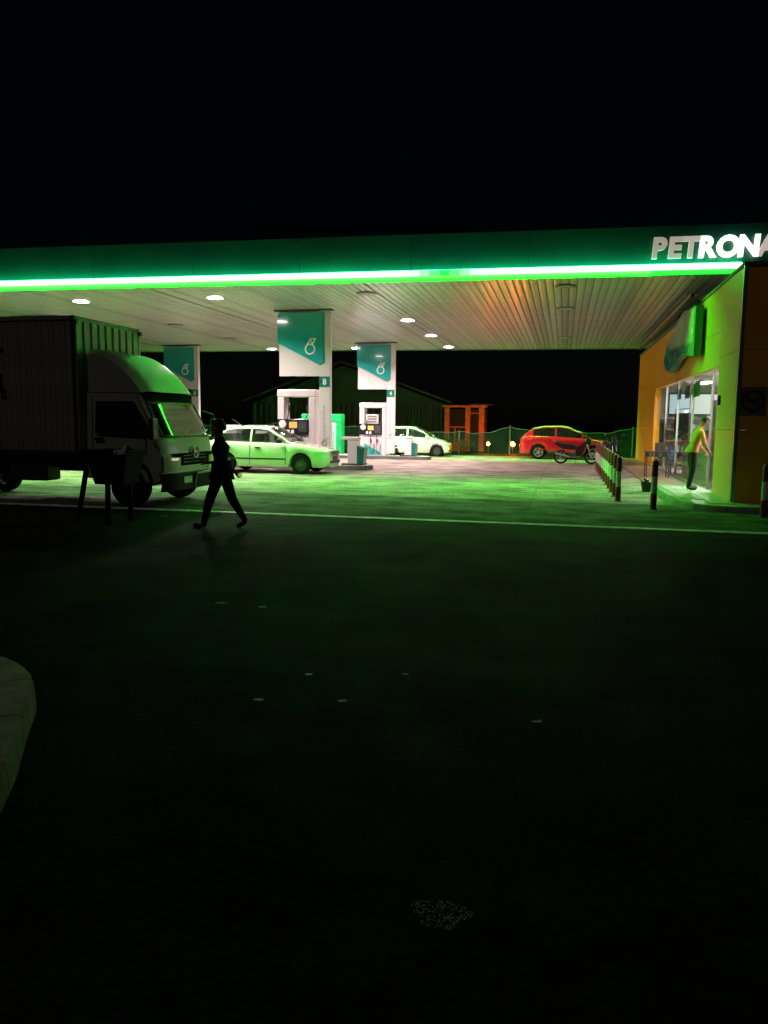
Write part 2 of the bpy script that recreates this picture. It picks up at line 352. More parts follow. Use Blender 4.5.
# ---- columns with hanging sign boards, dispensers, islands
def logo(mb, cx, cz, s, y):
    n = 28; w = .021*s/.16*1.1
    mb.lathe([(s-w, y), (s+w, y), (s+w, y-.012), (s-w, y-.012), (s-w, y)], n, 'y', (cx, 0, cz))
    def bar(p, q):
        p = Vector(p); q = Vector(q); t = (q-p).normalized(); nn = Vector((-t.y, t.x))*w*.95; p = p-t*w*.8; q = q+t*w*.8
        mb.prism([(p.x+nn.x, p.y+nn.y), (q.x+nn.x, q.y+nn.y), (q.x-nn.x, q.y-nn.y), (p.x-nn.x, p.y-nn.y)], 'y', y-.001, y-.0125)
    k = s/.16; A = (cx-.15*k, cz+.06*k); B = (cx+.015*k, cz+.335*k); C_ = (cx+.19*k, cz+.335*k); D = (cx+.075*k, cz+.14*k); E_ = (cx+.07*k, cz+.19*k)
    bar(A, B); bar(B, C_); bar(C_, D); bar(B, E_)
LOGOW = mat('logo_white', (.8, .82, .8), .3)
GREYT = mat('grey_print', (.35, .38, .36), .5)
def sign_column(num, label, loc):
    t = thing('sign_column', label, 'column', loc, 0, 'canopy columns with teal sign boards')
    mb = MB(); mb.box(-.37, 0, 0, .2, .1, CZ-.01, .012); mb.build('column', PANELW, t)
    mb = MB(); mb.box(-1.74, -.373, .03, .19, 3.01, CZ-.06, .01); mb.build('sign_board', PANELW, t)
    mb = MB(); mb.box(-1.9, .06, -.02, .25, CZ-.05, CZ-.012); mb.build('shadow_strip', DKST, t)  # dark strip stands in for the shadow line above the sign board
    tp = MB(); tp.prism([(-1.77, 5.0), (-.21, 5.0), (-.21, 3.44), (-.35, 3.37), (-1.77, 4.07)], 'y', -.045, -.004); tp = tp.build('teal_panel', TEAL, t)
    tp2 = MB(); tp2.prism([(-1.772, 5.002), (-.2, 5.002), (-.2, 3.42), (-.22, 3.42), (-.22, 4.98), (-1.772, 4.98)], 'y', -.002, .06); tp2.build('panel_return', TEALD, t)
    mb = MB(); logo(mb, -.66, 3.86, .155, -.046); mb.build('drop_logo', LOGOW, tp)
    nb = MB(); nb.box(-.365, -.005, -.014, .002, 2.66, 2.99); nb = nb.build('number_plate', TEALD, t)
    text_mesh('number', num, .26, LOGOW, nb, (-.185, -.016, 2.735), FRONT, .003, .008, 0, .9, 'CENTER')
    z = 1.95
    for ch in 'PETRONAS':
        text_mesh('lettering', ch, .15, GREYT, t, (-.2, -.003, z), FRONT, .002, .002, 0, .8, 'CENTER'); z -= .125
    mb = MB(); logo(mb, -.2, .86, .07, -.002); mb.build('small_logo', GREYT, t)
    return t
c1 = sign_column('8', 'nearest sign column with teal board and drop logo, behind the green lit saloon', (-7.39, 24.0, g(24)))
c2 = dup(c1, 'farther teal sign column numbered 4, in front of the white hatchback', (-7.56, 34.5, 0))
for o in c2.children:
    if o.name.startswith('number_plate'):
        for q in list(o.children): bpy.data.objects.remove(q)
        text_mesh('number', '4', .26, LOGOW, o, (-.185, -.016, 2.735), FRONT, .003, .002, 0, .9, 'CENTER')
dup(c1, 'sign column with teal board just right of the truck box', (-17.25, 34.5, 0))
dup(c1, 'sign column mostly hidden behind the truck box', (-17.3, 24.0, 0))

DARKDISP = mat('dark_display', (.015, .014, .02), .15)
YST = mat('yellow_sticker', (.75, .52, .12), .5); WST = mat('white_sticker', (.8, .78, .78), .45)
PINKW = mat('pump_white', (.60, .555, .57), .35, var=.06)
def dispenser(label, loc, screen):
    t = thing('fuel_dispenser', label, 'fuel pump', loc, 0, 'fuel dispensers')
    for x in (0, 1.07): mb = MB(); mb.box(x, x+.23, 0, .55, .16, 2.34, .025); mb.build('upright', PINKW, t)
    mb = MB(); mb.box(-.015, 1.315, -.02, .57, 2.343, 2.58, .03); mb.build('top_beam', PINKW, t)
    cab = MB(); cab.box(.232, 1.068, .03, .52, .16, 1.12, .01); cab = cab.build('cabinet', PINKW, t)
    mb = MB(); mb.prism([(.24, .2), (1.06, .2), (1.06, .28), (.24, .72)], 'y', .018, .027); mb.build('teal_graphic', TEAL, cab)
    di = MB(); di.box(.0, 1.06, -.045, .56, 1.123, 1.62, .012); di = di.build('display_unit', DARKDISP, t)
    mb = MB(); mb.box(.42, .69, -.052, -.047, 1.33, 1.53); mb.build('yellow_notice', YST, di)
    mb = MB(); mb.lathe([(.001, -.06), (.08, -.058), (.125, -.047)], 20, 'y', (.19, 0, 1.46)); mb.build('round_notice', WST, di)
    for x in (.34, .49): mb = MB(); mb.box(x, x+.09, -.05, -.0455, 1.16, 1.27); mb.build('keypad', WST, di)
    mb = MB(); mb.box(.74, 1.02, -.05, -.0455, 1.2, 1.55, .002); mb.build('screen', mat('screen_dim', (.05, .05, .06), .1), di)
    for x in (.33, .97):
        mb = MB(); p = [(x, .25, 2.35), (x-.02, .2, 2.1), (x+.02, .12, 1.8), (x, .02, 1.62)]; mb.tube(p, .018); mb.cyl((x, .2, 2.06), (x, .17, 1.9), .035); mb.build('hose', BLACK, t, smooth=True)
    for x in (.55, .85):
        mb = MB(); mb.box(x-.03, x+.03, -.06, .03, .78, .92, .01); mb.tube([(x, -.05, .9), (x, -.1, 1.0), (x, -.03, 1.07)], .016); mb.build('nozzle', BLACK, t)
        mb = MB(); mb.tube([(x, -.05, .8), (x-.02, -.12, .5), (x+.03, -.14, .3), (x+.1, -.1, .24), (x+.16, -.05, .4), (x+.15, .0, .7)], .014); mb.build('nozzle_hose', BLACK, t)
    if screen:
        sc = MB(); sc.box(.3, .86, .1, .3, 1.63, 2.05, .01); sc = sc.build('price_box', PINKW, t)
        for k in range(3): mb = MB(); mb.box(.36, .8, .092, .099, 1.68+k*.12, 1.76+k*.12); mb.build('price_window', mat('price_lcd', (.16, .19, .17), .2), sc)
    return t
p1 = dispenser('white framed fuel pump behind the saloon, left of the nearest teal column', (-9.21, 24.05, 0), 0)
p2 = dispenser('farther fuel pump with a white price box, left of column 4', (-9.24, 34.6, -.18), 1)
dup(p1, 'fuel pump on the far left island hidden behind the truck cab', (-19.05, 34.6, -.18))
dup(p1, 'fuel pump on the near left island hidden behind the truck box', (-19.1, 24.05, 0))
ISL = mat('island_concrete', (.25, .24, .22), .8, var=.2, bump=.4); ISLK = mat('island_kerb', (.10, .10, .10), .7, var=.3)
def island(label, a0, a1, d, gz):
    t = thing('pump_island', label, 'pump island', ((a0+a1)/2, d, gz), 0, 'pump islands')
    h = (a1-a0)/2; poly = [(-h+.5+.5*math.cos(q), .6*math.sin(q)) for q in [PI/2+PI*k/10 for k in range(11)]]+[(h-.5+.5*math.cos(q), .6*math.sin(q)) for q in [-PI/2+PI*k/10 for k in range(11)]]
    mb = MB(); mb.prism(poly, 'z', 0, .155); mb.build('kerb', ISLK, t)
    mb = MB(); mb.prism([(x*.98, y*.9) for x, y in poly], 'z', .14, .165); mb.build('island_top', ISL, t)
island('nearest pump island carrying white bin, behind the saloon nose', -12.2, -6.02, 24.25, 0)
island('farther pump island in front of the white hatchback', -12.2, -5.9, 34.85, -.18)
island('far left pump island hidden behind the truck', -22, -15.7, 34.85, -.18)
island('near left pump island hidden behind the truck', -22, -15.7, 24.25, 0)
def service_box(label, loc, cat='bin'):
    t = thing('service_bin', label, cat, loc, 0, 'white and teal island bins')
    mb = MB(); mb.box(.2, .52, 0, .42, 0, .80, .015); mb.build('body', PINKW, t)
    mb = MB(); mb.box(0, .53, -.02, .44, .803, .9, .02); mb.build('top_tray', PINKW, t)
    mb = MB(); mb.prism([(.523, .62), (.76, .56), (.72, 0), (.523, 0)], 'y', -.01, .43); mb.build('bin_end', TEALD, t)
    for k in range(4): mb = MB(); mb.box(.55, .70, -.018, -.012, .08+.12*k, .14+.12*k); mb.build('louvre', mat('louvre', (.008, .1, .085), .4), t)
    mb = MB(); mb.box(0, .75, -.04, .46, -.0, .05, .01); mb.build('plinth', BLACK, t)
    return t
b1 = service_box('white bin with teal louvred end on the nearest pump island', (-7.0, 24.0, .165))
dup(b1, 'white bin with teal end beside the farther column, before the hatchback', (-7.3, 34.6, -.015))
# left end of nearest island: teal topped bin and white box seen over the saloon roof
t = thing('water_bin', 'teal topped bin whose lid shows above the saloon roof', 'bin', (-9.98, 24.0, .165))
mb = MB(); mb.box(0, .5, 0, .45, 0, 1.08, .02); mb.build('body', PINKW, t)
mb = MB(); mb.box(-.03, .53, -.03, .48, 1.083, 1.24, .03); mb.build('lid', TEAL, t)
t = thing('supply_cabinet', 'white cabinet whose top shows above the rear of the saloon roof', 'cabinet', (-11.35, 24.0, .165))
mb = MB(); mb.box(0, .72, 0, .4, 0, 1.1, .02); mb.build('body', PINKW, t)
mb = MB(); mb.box(-.02, .74, -.02, .42, 1.103, 1.24, .02); mb.build('top', WHITE, t)
mb = MB(); mb.box(.3, .42, -.018, -.002, .6, .66); mb.build('handle', BLACK, t)
# green promotional cabinet behind
t = thing('promotion_cabinet', 'tall green headed display cabinet with blue poster, behind the nearest column', 'cabinet', (-13.7, 39.4, -.25))
GC = mat('cabinet_green', (.01, .30, .14), .35)
mb = MB(); mb.box(0, 2.17, 0, .6, .05, 1.72, .01); mb.build('body', mat('cabinet_white', (.62, .64, .62), .4), t)
mb = MB(); mb.box(-.02, 2.2, -.04, .63, 1.723, 2.16, .04); mb.build('header', GC, t)
mb = MB(); mb.box(1.9, 2.19, -.03, .62, .05, 1.72, .01); mb.build('side_post', GC, t)
BLU = mat('poster_blue', (.05, .28, .38), .3, vs=2, var=.4, col2=(.30, .42, .46))
for x, m_ in ((.1, BLU), (1.05, BLU)): mb = MB(); mb.box(x, x+.78, -.012, -.003, .15, 1.6); mb.build('poster', m_, t)
mb = MB(); mb.box(1.2, 1.5, -.018, -.013, .5, .95); mb.build('poster_block', YST, t)

# ================================================================== VEHICLES
def interp(pts, x):
    if x <= pts[0][0]: return pts[0][1]
    for (x0, y0), (x1, y1) in zip(pts[:-1], pts[1:]):
        if x <= x1:
            t = (x-x0)/(x1-x0); t = t*t*(3-2*t)*.35+t*.65; return y0+(y1-y0)*t
    return pts[-1][1]
def lin(pts, x):
    if x <= pts[0][0]: return pts[0][1]
    for (x0, y0), (x1, y1) in zip(pts[:-1], pts[1:]):
        if x <= x1: return y0+(y1-y0)*(x-x0)/(x1-x0)
    return pts[-1][1]
CGL = glass('car_glass', (.02, .025, .025), .30)
DGL = glass('dark_car_glass', (.006, .007, .008), .72)
SEAT = mat('seat_fabric', (.05, .05, .055), .9)
HLAMP = mat('headlamp_glass', (.5, .52, .5), .08, coat=1); TLAMP = mat('tail_lamp_red', (.45, .01, .01), .12, coat=1)
def wheel(parent, x, y, r, w, sgn, rimmat, spokes=6):
    wt = MB(); wt.lathe([(r*.66, -w/2), (r*.9, -w/2), (r*.98, -w*.38), (r, -w*.2), (r, w*.2), (r*.98, w*.38), (r*.9, w/2), (r*.66, w/2)], 32, 'y'); wt = wt.build('wheel', RUBBER, parent, smooth=40, loc=(x, y, r))
    rm = MB(); f = sgn*w*.42
    rm.lathe([(r*.655, -w*.4*sgn), (r*.655, f), (r*.60, f*1.06), (r*.57, f*.8), (r*.56, -f*.6)], 32, 'y')
    for k in range(spokes):
        t = 2*PI*k/spokes; c, s_ = math.cos(t), math.sin(t)
        for q in (0,):
            hw_ = r*.085; p = [(c*r*.1-s_*hw_, s_*r*.1+c*hw_), (c*r*.6-s_*hw_*.75, s_*r*.6+c*hw_*.75), (c*r*.6+s_*hw_*.75, s_*r*.6-c*hw_*.75), (c*r*.1+s_*hw_, s_*r*.1-c*hw_)]
            rm.prism(p, 'y', f*.55, f*.95)
    rm.lathe([(.001, f*1.02), (r*.13, f*1.0), (r*.14, f*.6)], 16, 'y')
    rm.build('rim', rimmat, wt, smooth=35)
    bk = MB(); bk.lathe([(.001, f*.1), (r*.56, f*.1)], 24, 'y'); bk.build('brake_disc', DKST, wt)
def car(name, label, cat, loc, rz, paint, roofpaint, L, Wd, top, belt, roof, wins, ws, rw, wb, wr, ride, rimmat, hwt, roofhw, glassm, spokes=6, group='parked cars'):
    """x forward; top = list (x,z) of lower body top line; roof = (x,z) of greenhouse; ws/rw = x ranges of windscreen and rear window"""
    t = thing(name, label, cat, loc, rz, group); h = L/2; ZB = ride
    N = 90; xs = [-h+L*(.5-.5*math.cos(PI*i/N))*.35+L*(i/N)*.65 for i in range(N+1)]
    xs = sorted(set([-h+L*((.5-.5*math.cos(PI*i/N))*.4+(i/N)*.6) for i in range(N+1)]))
    def hw(x):
        u = abs(x)/h; return Wd/2*lin(hwt, x)*(1-.30*max(0, (u-.86)/.14)**2.6)
    rows = []
    for x in xs:
        zt = interp(top, x); u = abs(x)/h; zb = ZB+.10*max(0, (u-.9)/.1)**2; arch = 0
        for xw in (wb[0], wb[1]):
            q = (wr+.055)**2-(x-xw)**2
            if q > 0: zb = max(zb, wr+math.sqrt(q)); arch = 1
        w_ = hw(x); H_ = zt-zb; endz = max(0, (u-.93)/.07)
        ins = .03*endz
        rows.append([(x, 0, ZB), (x, w_-.30, zb if arch else ZB), (x, w_-.035-ins, zb), (x, w_-.008, zb+min(.05, H_*.2)), (x, w_, zb+H_*.38), (x, w_+.004, zb+H_*.60), (x, w_-.012, zb+H_*.80), (x, w_-.035, zb+H_*.93), (x, w_-.085, zt), (x, w_*.6, zt+.02), (x, w_*.28, zt+.028), (x, 0, zt+.03)])
    mb = MB(); mb.grid(rows); mb.grid([[(p[0], -p[1], p[2]) for p in r] for r in rows])
    m = len(rows[0])
    for e, r in ((0, rows[0]), (1, rows[-1])):
        f = [p for p in r]+[(p[0], -p[1], p[2]) for p in r[::-1][1:-1]]; mb.add(f, [tuple(range(len(f)))])
    body = mb.build('body', paint, t, smooth=38)
    # greenhouse
    x0, x1 = roof[0][0], roof[-1][0]; zmax = max(z for _, z in roof)
    cuts = sorted(set([x0+(x1-x0)*i/70 for i in range(71)]+[v for a in wins for v in a]+list(ws)+list(rw)))
    vs = [0, .07, .2, .4, .6, .75, .87, .95, 1]
    parts = {}
    def P(x, k, sgn):
        zb = interp(top, x)-.02; zr = max(interp(roof, x), zb+.015); z = zb+(zr-zb)*vs[k]; s = (z-belt)/(zmax-belt)
        wb_ = hw(x)-.075; y = wb_+(Wd/2*roofhw-wb_)*max(0, s)**1.25; 
        if k == len(vs)-1: y -= .02
        return (x, sgn*y, z+(0 if k < len(vs)-1 else .004))
    def put(key, q): parts.setdefault(key, MB()).add(q, [(0, 1, 2, 3)])
    for xa, xb in zip(cuts[:-1], cuts[1:]):
        xm = (xa+xb)/2
        for sgn in (-1, 1):
            for k in range(len(vs)-1):
                key = 'frame'
                for i, (wa, wc) in enumerate(wins):
                    if wa-1e-6 <= xa and xb <= wc+1e-6 and 1 <= k < 6: key = 'win%d%d' % (i, sgn)
                put(key, [P(xa, k, sgn), P(xb, k, sgn), P(xb, k+1, sgn), P(xa, k+1, sgn)])
        A = P(xa, 8, -1); B = P(xb, 8, -1); fr = [-1, -.86, -.4, 0, .4, .86, 1]
        for i in range(6):
            key = 'roof'
            if ws[0]-1e-6 <= xa and xb <= ws[1]+1e-6 and 0 < i < 5: key = 'ws'
            if rw[0]-1e-6 <= xa and xb <= rw[1]+1e-6 and 0 < i < 5: key = 'rw'
            def T(p, f): return (p[0], -p[1]*f, p[2]+.035*(1-f*f))
            put(key, [T(A, fr[i]), T(B, fr[i]), T(B, fr[i+1]), T(A, fr[i+1])])
    for key, mm in parts.items():
        if key == 'frame': mm.build('window_frame', paint, t, smooth=40)
        elif key == 'roof': mm.build('roof', roofpaint, t, smooth=40)
        else: mm.build({'ws': 'windscreen', 'rw': 'rear_window'}.get(key, 'side_window'), glassm, t, smooth=True)
    for xw in wb:
        for sgn in (-1, 1): wheel(t, xw, sgn*(hw(xw)-.115), wr, .19, sgn, rimmat, spokes)
    for x in (.05, -.85):
        for sgn in (-1, 1):
            mb = MB(); y = sgn*.36; mb.box(x-.28, x+.25, y-.24, y+.24, ZB+.15, belt-.32, .05); mb.prism([(x-.3, belt-.35), (x-.16, belt-.35), (x-.24, belt+.24), (x-.36, belt+.24)], 'y', y-.22, y+.22); mb.build('seat', SEAT, t)
    mb = MB(); mb.box(x1-.62, x1-.1, -Wd/2+.14, Wd/2-.14, belt-.2, belt-.04, .03); mb.build('dashboard', BLACK, t)
    t['hw'] = Wd/2
    return t, hw
def car_details(t, hw, L, Wd, ride, hl, tl, seams, belt, handles, mirror_x, mirmat, grille, bumper_z, plate=True, handlemat=BLACK):
    h = L/2
    def patch(name, xa, xb, za, zb_, m_, off=.006):     # wraps round the body corner
        for sgn in (-1, 1):
            rows = []
            for i in range(9):
                x = xa+(xb-xa)*i/8; y = sgn*(hw(min(max(x, -h+.001), h-.001))+off)
                rows.append([(x, y*.995, za+(zb_[0]-za)*.0), (x, y, (za+lin([(xa, zb_[0]), (xb, zb_[1])] if xb > xa else [(xb, zb_[1]), (xa, zb_[0])], x))/2), (x, y*.985, lin([(xa, zb_[0]), (xb, zb_[1])] if xb > xa else [(xb, zb_[1]), (xa, zb_[0])], x))])
            ex = rows[-1]; s2 = 1 if xb > 0 else -1
            rows.append([(xb+s2*.012, p[1]*.72, p[2]) for p in ex]); rows.append([(xb+s2*.014, p[1]*.5, p[2]) for p in ex])
            mb = MB(); mb.grid(rows); mb.build(name, m_, t, smooth=True)
    patch('headlight', hl[0], h-.004, hl[1], (hl[2], hl[3]), HLAMP); patch('tail_light', tl[0], -h+.004, tl[1], (tl[2], tl[3]), TLAMP)
    for sgn in (-1, 1):
        for xs_ in seams:
            mb = MB(); y = sgn*(hw(xs_)+.0065); mb.box(xs_-.006, xs_+.006, min(y, y-sgn*.012), max(y, y-sgn*.012), ride+.08, belt-.06); mb.build('door_seam', BLACK, t)
        mb = MB(); rows = []
        for i in range(14):
            x = seams[0]+(seams[-1]-seams[0])*i/13; y = sgn*(hw(x)+.009); rows.append([(x, y, ride+.22), (x, y+sgn*.008, ride+.24), (x, y, ride+.26)])
        mb.grid(rows); mb.build('side_moulding', mirmat, t, smooth=True)
        for xh in handles: mb = MB(); y = sgn*(hw(xh)+.01); mb.box(xh-.09, xh+.09, y-.018, y+.018, belt-.16, belt-.12, .008); mb.build('door_handle', handlemat, t)
        y = sgn*(hw(mirror_x)-.02); mb = MB(); mb.box(mirror_x-.06, mirror_x+.08, min(y, y+sgn*.2), max(y, y+sgn*.2), belt+.0, belt+.13, .03); mb.build('side_mirror', mirmat, t)
    mb = MB(); mb.box(h-.03, h+.012, -Wd*.24, Wd*.24, grille[0], grille[1], .01); gr = mb.build('grille', BLACK, t)
    for k in range(3): z = grille[0]+(grille[1]-grille[0])*(k+.5)/3; mb = MB(); mb.box(h+.008, h+.018, -Wd*.22, Wd*.22, z-.008, z+.008); mb.build('grille_bar', STEEL, gr)
    mb = MB(); mb.box(h-.06, h+.015, -Wd*.3, Wd*.3, bumper_z[0], bumper_z[1], .01); mb.build('lower_intake', BLACK, t)
    if plate:
        mb = MB(); mb.box(h+.012, h+.024, -.24, .24, bumper_z[1]+.02, bumper_z[1]+.12); mb.build('number_plate', BLACK, t)
RIMD = mat('rim_dark', (.10, .10, .105), .3, metal=.5); RIMS = mat('rim_silver', (.5, .5, .5), .3, metal=.8)
# saloon
WPAINT = mat('car_white', (.66, .66, .62), .22, var=.03, coat=.8); SPAINT = mat('saloon_paint', (.56, .53, .48), .24, var=.05, coat=.7)
L_ = 4.3
t, hw = car('saloon_car', 'pale four door saloon stopped at the nearest pump, lit green', 'car', (-8.83, 22.2, .011), 0, SPAINT, SPAINT, L_, 1.66,
    [(-2.15, .72), (-2.1, .90), (-1.5, .94), (-1.2, .93), (.6, .90), (1.0, .885), (1.75, .76), (2.03, .69), (2.12, .58), (2.15, .5)], .92,
    [(-1.58, .93), (-1.22, 1.18), (-.98, 1.335), (-.6, 1.375), (0., 1.375), (.25, 1.34), (.6, 1.14), (1.02, .885)], [(-1.28, -.27), (-.21, .86)], (.28, .98), (-1.5, -1.0), (-1.03, 1.33), .29, .2, RIMD,
    [(-2.15, .94), (-1.5, .99), (0, 1), (1.3, .99), (2.15, .93)], .70, CGL, 7)
car_details(t, hw, L_, 1.66, .2, (1.72, .56, .68, .67), (-1.9, .62, .86, .86), (-1.25, -.24, .88), .9, (-.95, .02), .72, BLACK, (.56, .68), (.32, .40))
mb = MB(); mb.box(-2.05, -1.9, -.62, .62, 1.06, 1.09, .012)
for y in (-.5, .5): mb.box(-2.02, -1.93, y-.04, y+.04, .92, 1.065)
mb.build('spoiler', SPAINT, t)
mb = MB(); mb.cyl((-.55, -.5, 1.37), (-.95, -.52, 1.60), .006); mb.build('antenna', BLACK, t)
# hatchback
L_ = 3.65
t, hw = car('hatchback_car', 'small white hatchback parked behind the farther teal column', 'car', (-7.6, 40.15, -.25), 0, WPAINT, WPAINT, L_, 1.67,
    [(-1.82, .6), (-1.78, .95), (-1.3, 1.02), (.3, .98), (.85, .95), (1.4, .82), (1.7, .68), (1.8, .56), (1.825, .45)], .98,
    [(-1.78, .98), (-1.68, 1.25), (-1.5, 1.45), (-1.1, 1.52), (-.3, 1.53), (.0, 1.49), (.4, 1.32), (.98, .95)], [(-1.25, -.38), (-.30, .85)], (.05, .94), (-1.76, -1.5), (-1.16, 1.22), .30, .2, RIMD,
    [(-1.82, .95), (-1, 1), (.9, 1), (1.82, .92)], .70, CGL, 7)
car_details(t, hw, L_, 1.67, .2, (1.3, .62, .78, .66), (-1.65, .8, 1.2, 1.2), (-1.1, -.34, .78), .97, (-.95, 0), .72, WPAINT, (.5, .6), (.28, .40), handlemat=WPAINT)
# red crossover
RED = mat('car_red', (.60, .004, .016), .2, var=.03, coat=1); L_ = 4.45
t, hw = car('crossover_car', 'bright red crossover with pale roof parked behind the motorcycle', 'car', (.06, 39.95, -.25), 0, RED, mat('roof_silver', (.5, .52, .51), .25, coat=.7), L_, 1.8,
    [(-2.22, .72), (-2.16, 1.06), (-1.7, 1.17), (.4, 1.09), (.95, 1.06), (1.75, .97), (2.1, .84), (2.19, .70), (2.225, .57)], 1.10,
    [(-2.1, 1.12), (-1.88, 1.30), (-1.55, 1.53), (-1.0, 1.625), (-.2, 1.645), (.15, 1.59), (.6, 1.40), (1.2, 1.06)], [(-1.55, -.50), (-.42, 1.0)], (.2, 1.15), (-2.04, -1.6), (-1.28, 1.38), .355, .27, RIMS,
    [(-2.22, .94), (-1.2, 1.0), (1.2, 1), (2.22, .92)], .72, DGL, 5)
car_details(t, hw, L_, 1.8, .27, (1.7, .78, .92, .86), (-1.9, .90, 1.06, 1.04), (-1.35, -.46, .92), 1.09, (-.95, -.02), .82, RED, (.5, .72), (.34, .46), handlemat=RED)
# dark cladding along sill and arches
mb = MB()
for sgn in (-1, 1):
    rows = []
    for i in range(20):
        x = -.86+(1.8)*i/19; y = sgn*(hw(x)+.012); rows.append([(x, y-sgn*.03, .26), (x, y, .29), (x, y, .36), (x, y-sgn*.02, .39)])
    mb.grid(rows)
mb.build('sill_cladding', BLACK, t)

# ---- box lorry
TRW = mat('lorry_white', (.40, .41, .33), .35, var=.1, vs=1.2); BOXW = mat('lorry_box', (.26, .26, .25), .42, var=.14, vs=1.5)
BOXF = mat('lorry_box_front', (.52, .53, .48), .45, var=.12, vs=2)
tr = thing('box_lorry', 'white box lorry with roof deflector standing in the dark at left', 'lorry', (-6.83, 12.35, .011))
WDT = 2.15
# box body made of vertical panels
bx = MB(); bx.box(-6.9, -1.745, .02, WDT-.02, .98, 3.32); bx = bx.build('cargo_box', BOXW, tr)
x = -6.9; first = None
while x < -1.85:
    if first is None:
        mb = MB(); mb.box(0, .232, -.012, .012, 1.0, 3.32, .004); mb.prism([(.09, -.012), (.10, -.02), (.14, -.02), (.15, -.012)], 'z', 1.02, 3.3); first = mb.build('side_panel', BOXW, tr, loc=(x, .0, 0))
    else: share(first, 'side_panel', tr, (x, random.uniform(-.002, .002), 0))
    x += .2375
for z0, z1, nm in ((.9, 1.0, 'bottom_rail'), (3.32, 3.4, 'top_rail')):
    mb = MB(); mb.box(-6.92, -1.72, -.03, WDT+.01, z0, z1, .01); mb.build(nm, DKST if z0 < 1 else BOXW, tr)
mb = MB(); mb.box(-1.79, -1.715, -.032, .03, 1.0, 3.402, .01); mb.build('corner_post', DKST, tr)
mb = MB(); mb.box(-1.78, -1.71, WDT-.04, WDT+.025, 1.0, 3.402, .01); mb.build('corner_post', BOXF, tr)
y = .03; first = None
while y < WDT-.1:
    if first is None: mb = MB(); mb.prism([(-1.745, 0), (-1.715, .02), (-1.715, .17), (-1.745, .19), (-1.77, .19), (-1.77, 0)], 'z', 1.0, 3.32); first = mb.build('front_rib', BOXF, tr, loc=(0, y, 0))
    else: share(first, 'front_rib', tr, (0, y, 0))
    y += .235
for y in (.0, WDT-.03): mb = MB(); mb.cyl((-1.7, y, 3.3), (-1.66, y, 3.3), .045); mb.build('marker_lamp', BLACK, tr)
# lettering at the visible edge of the box side
for ch, x, z, s in (('T', -3.56, 2.42, .62), ('J', -3.31, 2.13, .34), ('S', -3.28, 1.93, .24)):
    text_mesh('lettering', ch, s, mat('black_print', (.01, .01, .01), .5), tr, (x, -.026, z), FRONT, .003, .012, 0, .95)
# chassis
mb = MB(); mb.box(-6.8, -.5, .62, .78, .62, .9); mb.box(-6.8, -.5, WDT-.78, WDT-.62, .62, .9); mb.build('chassis_rail', BLACK, tr)
mb = MB(); mb.box(-3.3, -2.5, .12, .55, .42, .86, .04); mb.build('fuel_tank', DKST, tr)
mb = MB(); mb.box(-3.6, -2.4, WDT-.5, WDT-.12, .5, .86, .03); mb.build('battery_box', BLACK, tr)
for x in (-4.9, -.78):
    for y in (.17, WDT-.17): wheel(tr, x, y, .375, .22, -1 if y < 1 else 1, RIMS if x < -2 else DKST, 8)
mb = MB(); mb.cyl((-.78, .2, .375), (-.78, WDT-.2, .375), .06); mb.cyl((-4.9, .2, .375), (-4.9, WDT-.2, .375), .09); mb.build('axle', BLACK, tr)
# cab: side profile lofted over the width
def cab_sec(y):
    e = abs(y-WDT/2)/(WDT/2); k = max(0, (e-.55)/.45)**2
    return [(-1.62, .50), (-1.62, 2.02), (-1.55, 2.08), (-.62-.05*k, 2.09-.03*k), (-.50-.09*k, 2.03-.02*k), (-.06-.17*k, 1.24), (-.02-.17*k, 1.08), (0-.17*k, .86), (0-.16*k, .52), (-.2, .44)]
yy = [.07, .10, .18, .35, .6, .85, WDT/2, WDT-.85, WDT-.6, WDT-.35, WDT-.18, WDT-.10, WDT-.07]
secs = []
for y in yy:
    s_ = cab_sec(y); 
    if y in (.07, WDT-.07): s_ = [((x+.55)*.985-.55, 1.3+(z-1.3)*.985) for x, z in s_]
    tum = lambda z: max(0, (z-1.3))*.09*(1 if y < WDT/2 else -1)*abs(y-WDT/2)/(WDT/2)
    secs.append([(x, y+tum(z), z) for x, z in s_])
mb = MB(); mb.grid([s_+[s_[0]] for s_ in secs]); m = len(secs[0])
mb.add(secs[0], [tuple(range(m))]); mb.add(secs[-1], [tuple(range(m))])
mb.build('cab', TRW, tr, smooth=32)
# windscreen following the raked front
LGL = mat('lorry_glass', (.02, .026, .024), .05, coat=1, var=.3, vs=1.5)
rows = []
for y in [.16+(WDT-.32)*i/24 for i in range(25)]:
    e = abs(y-WDT/2)/(WDT/2); k = max(0, (e-.55)/.45)**2; tm = .09*(1 if y < WDT/2 else -1)*e
    row_ = []
    for q in (0, .25, .5, .75, 1):
        z = 1.27+q*.60; f = (z-1.24)/(2.03-1.24); xx = (-.06-.17*k)+f*((-.50-.09*k)-(-.06-.17*k)); row_.append((xx+.012, y+tm*(z-1.3), z+.006))
    rows.append(row_)
mb = MB(); mb.grid(rows); mb.build('windscreen', LGL, tr, smooth=True)
mb = MB()
for row_ in (0, -1):
    for a, b in zip(rows[:-1], rows[1:]): mb.cyl(Vector(a[row_])+Vector((.004, 0, 0)), Vector(b[row_])+Vector((.004, 0, 0)), .022, n=6)
for r_ in (rows[0], rows[-1]):
    for a, b in zip(r_[:-1], r_[1:]): mb.cyl(a, b, .02, n=6)
mb.build('windscreen_seal', BLACK, tr)
mb = MB()
for y0 in (.55, 1.3): mb.cyl((.0, y0, 1.27), (-.07, y0+.5, 1.38), .012, n=6)
mb.build('wiper', BLACK, tr)
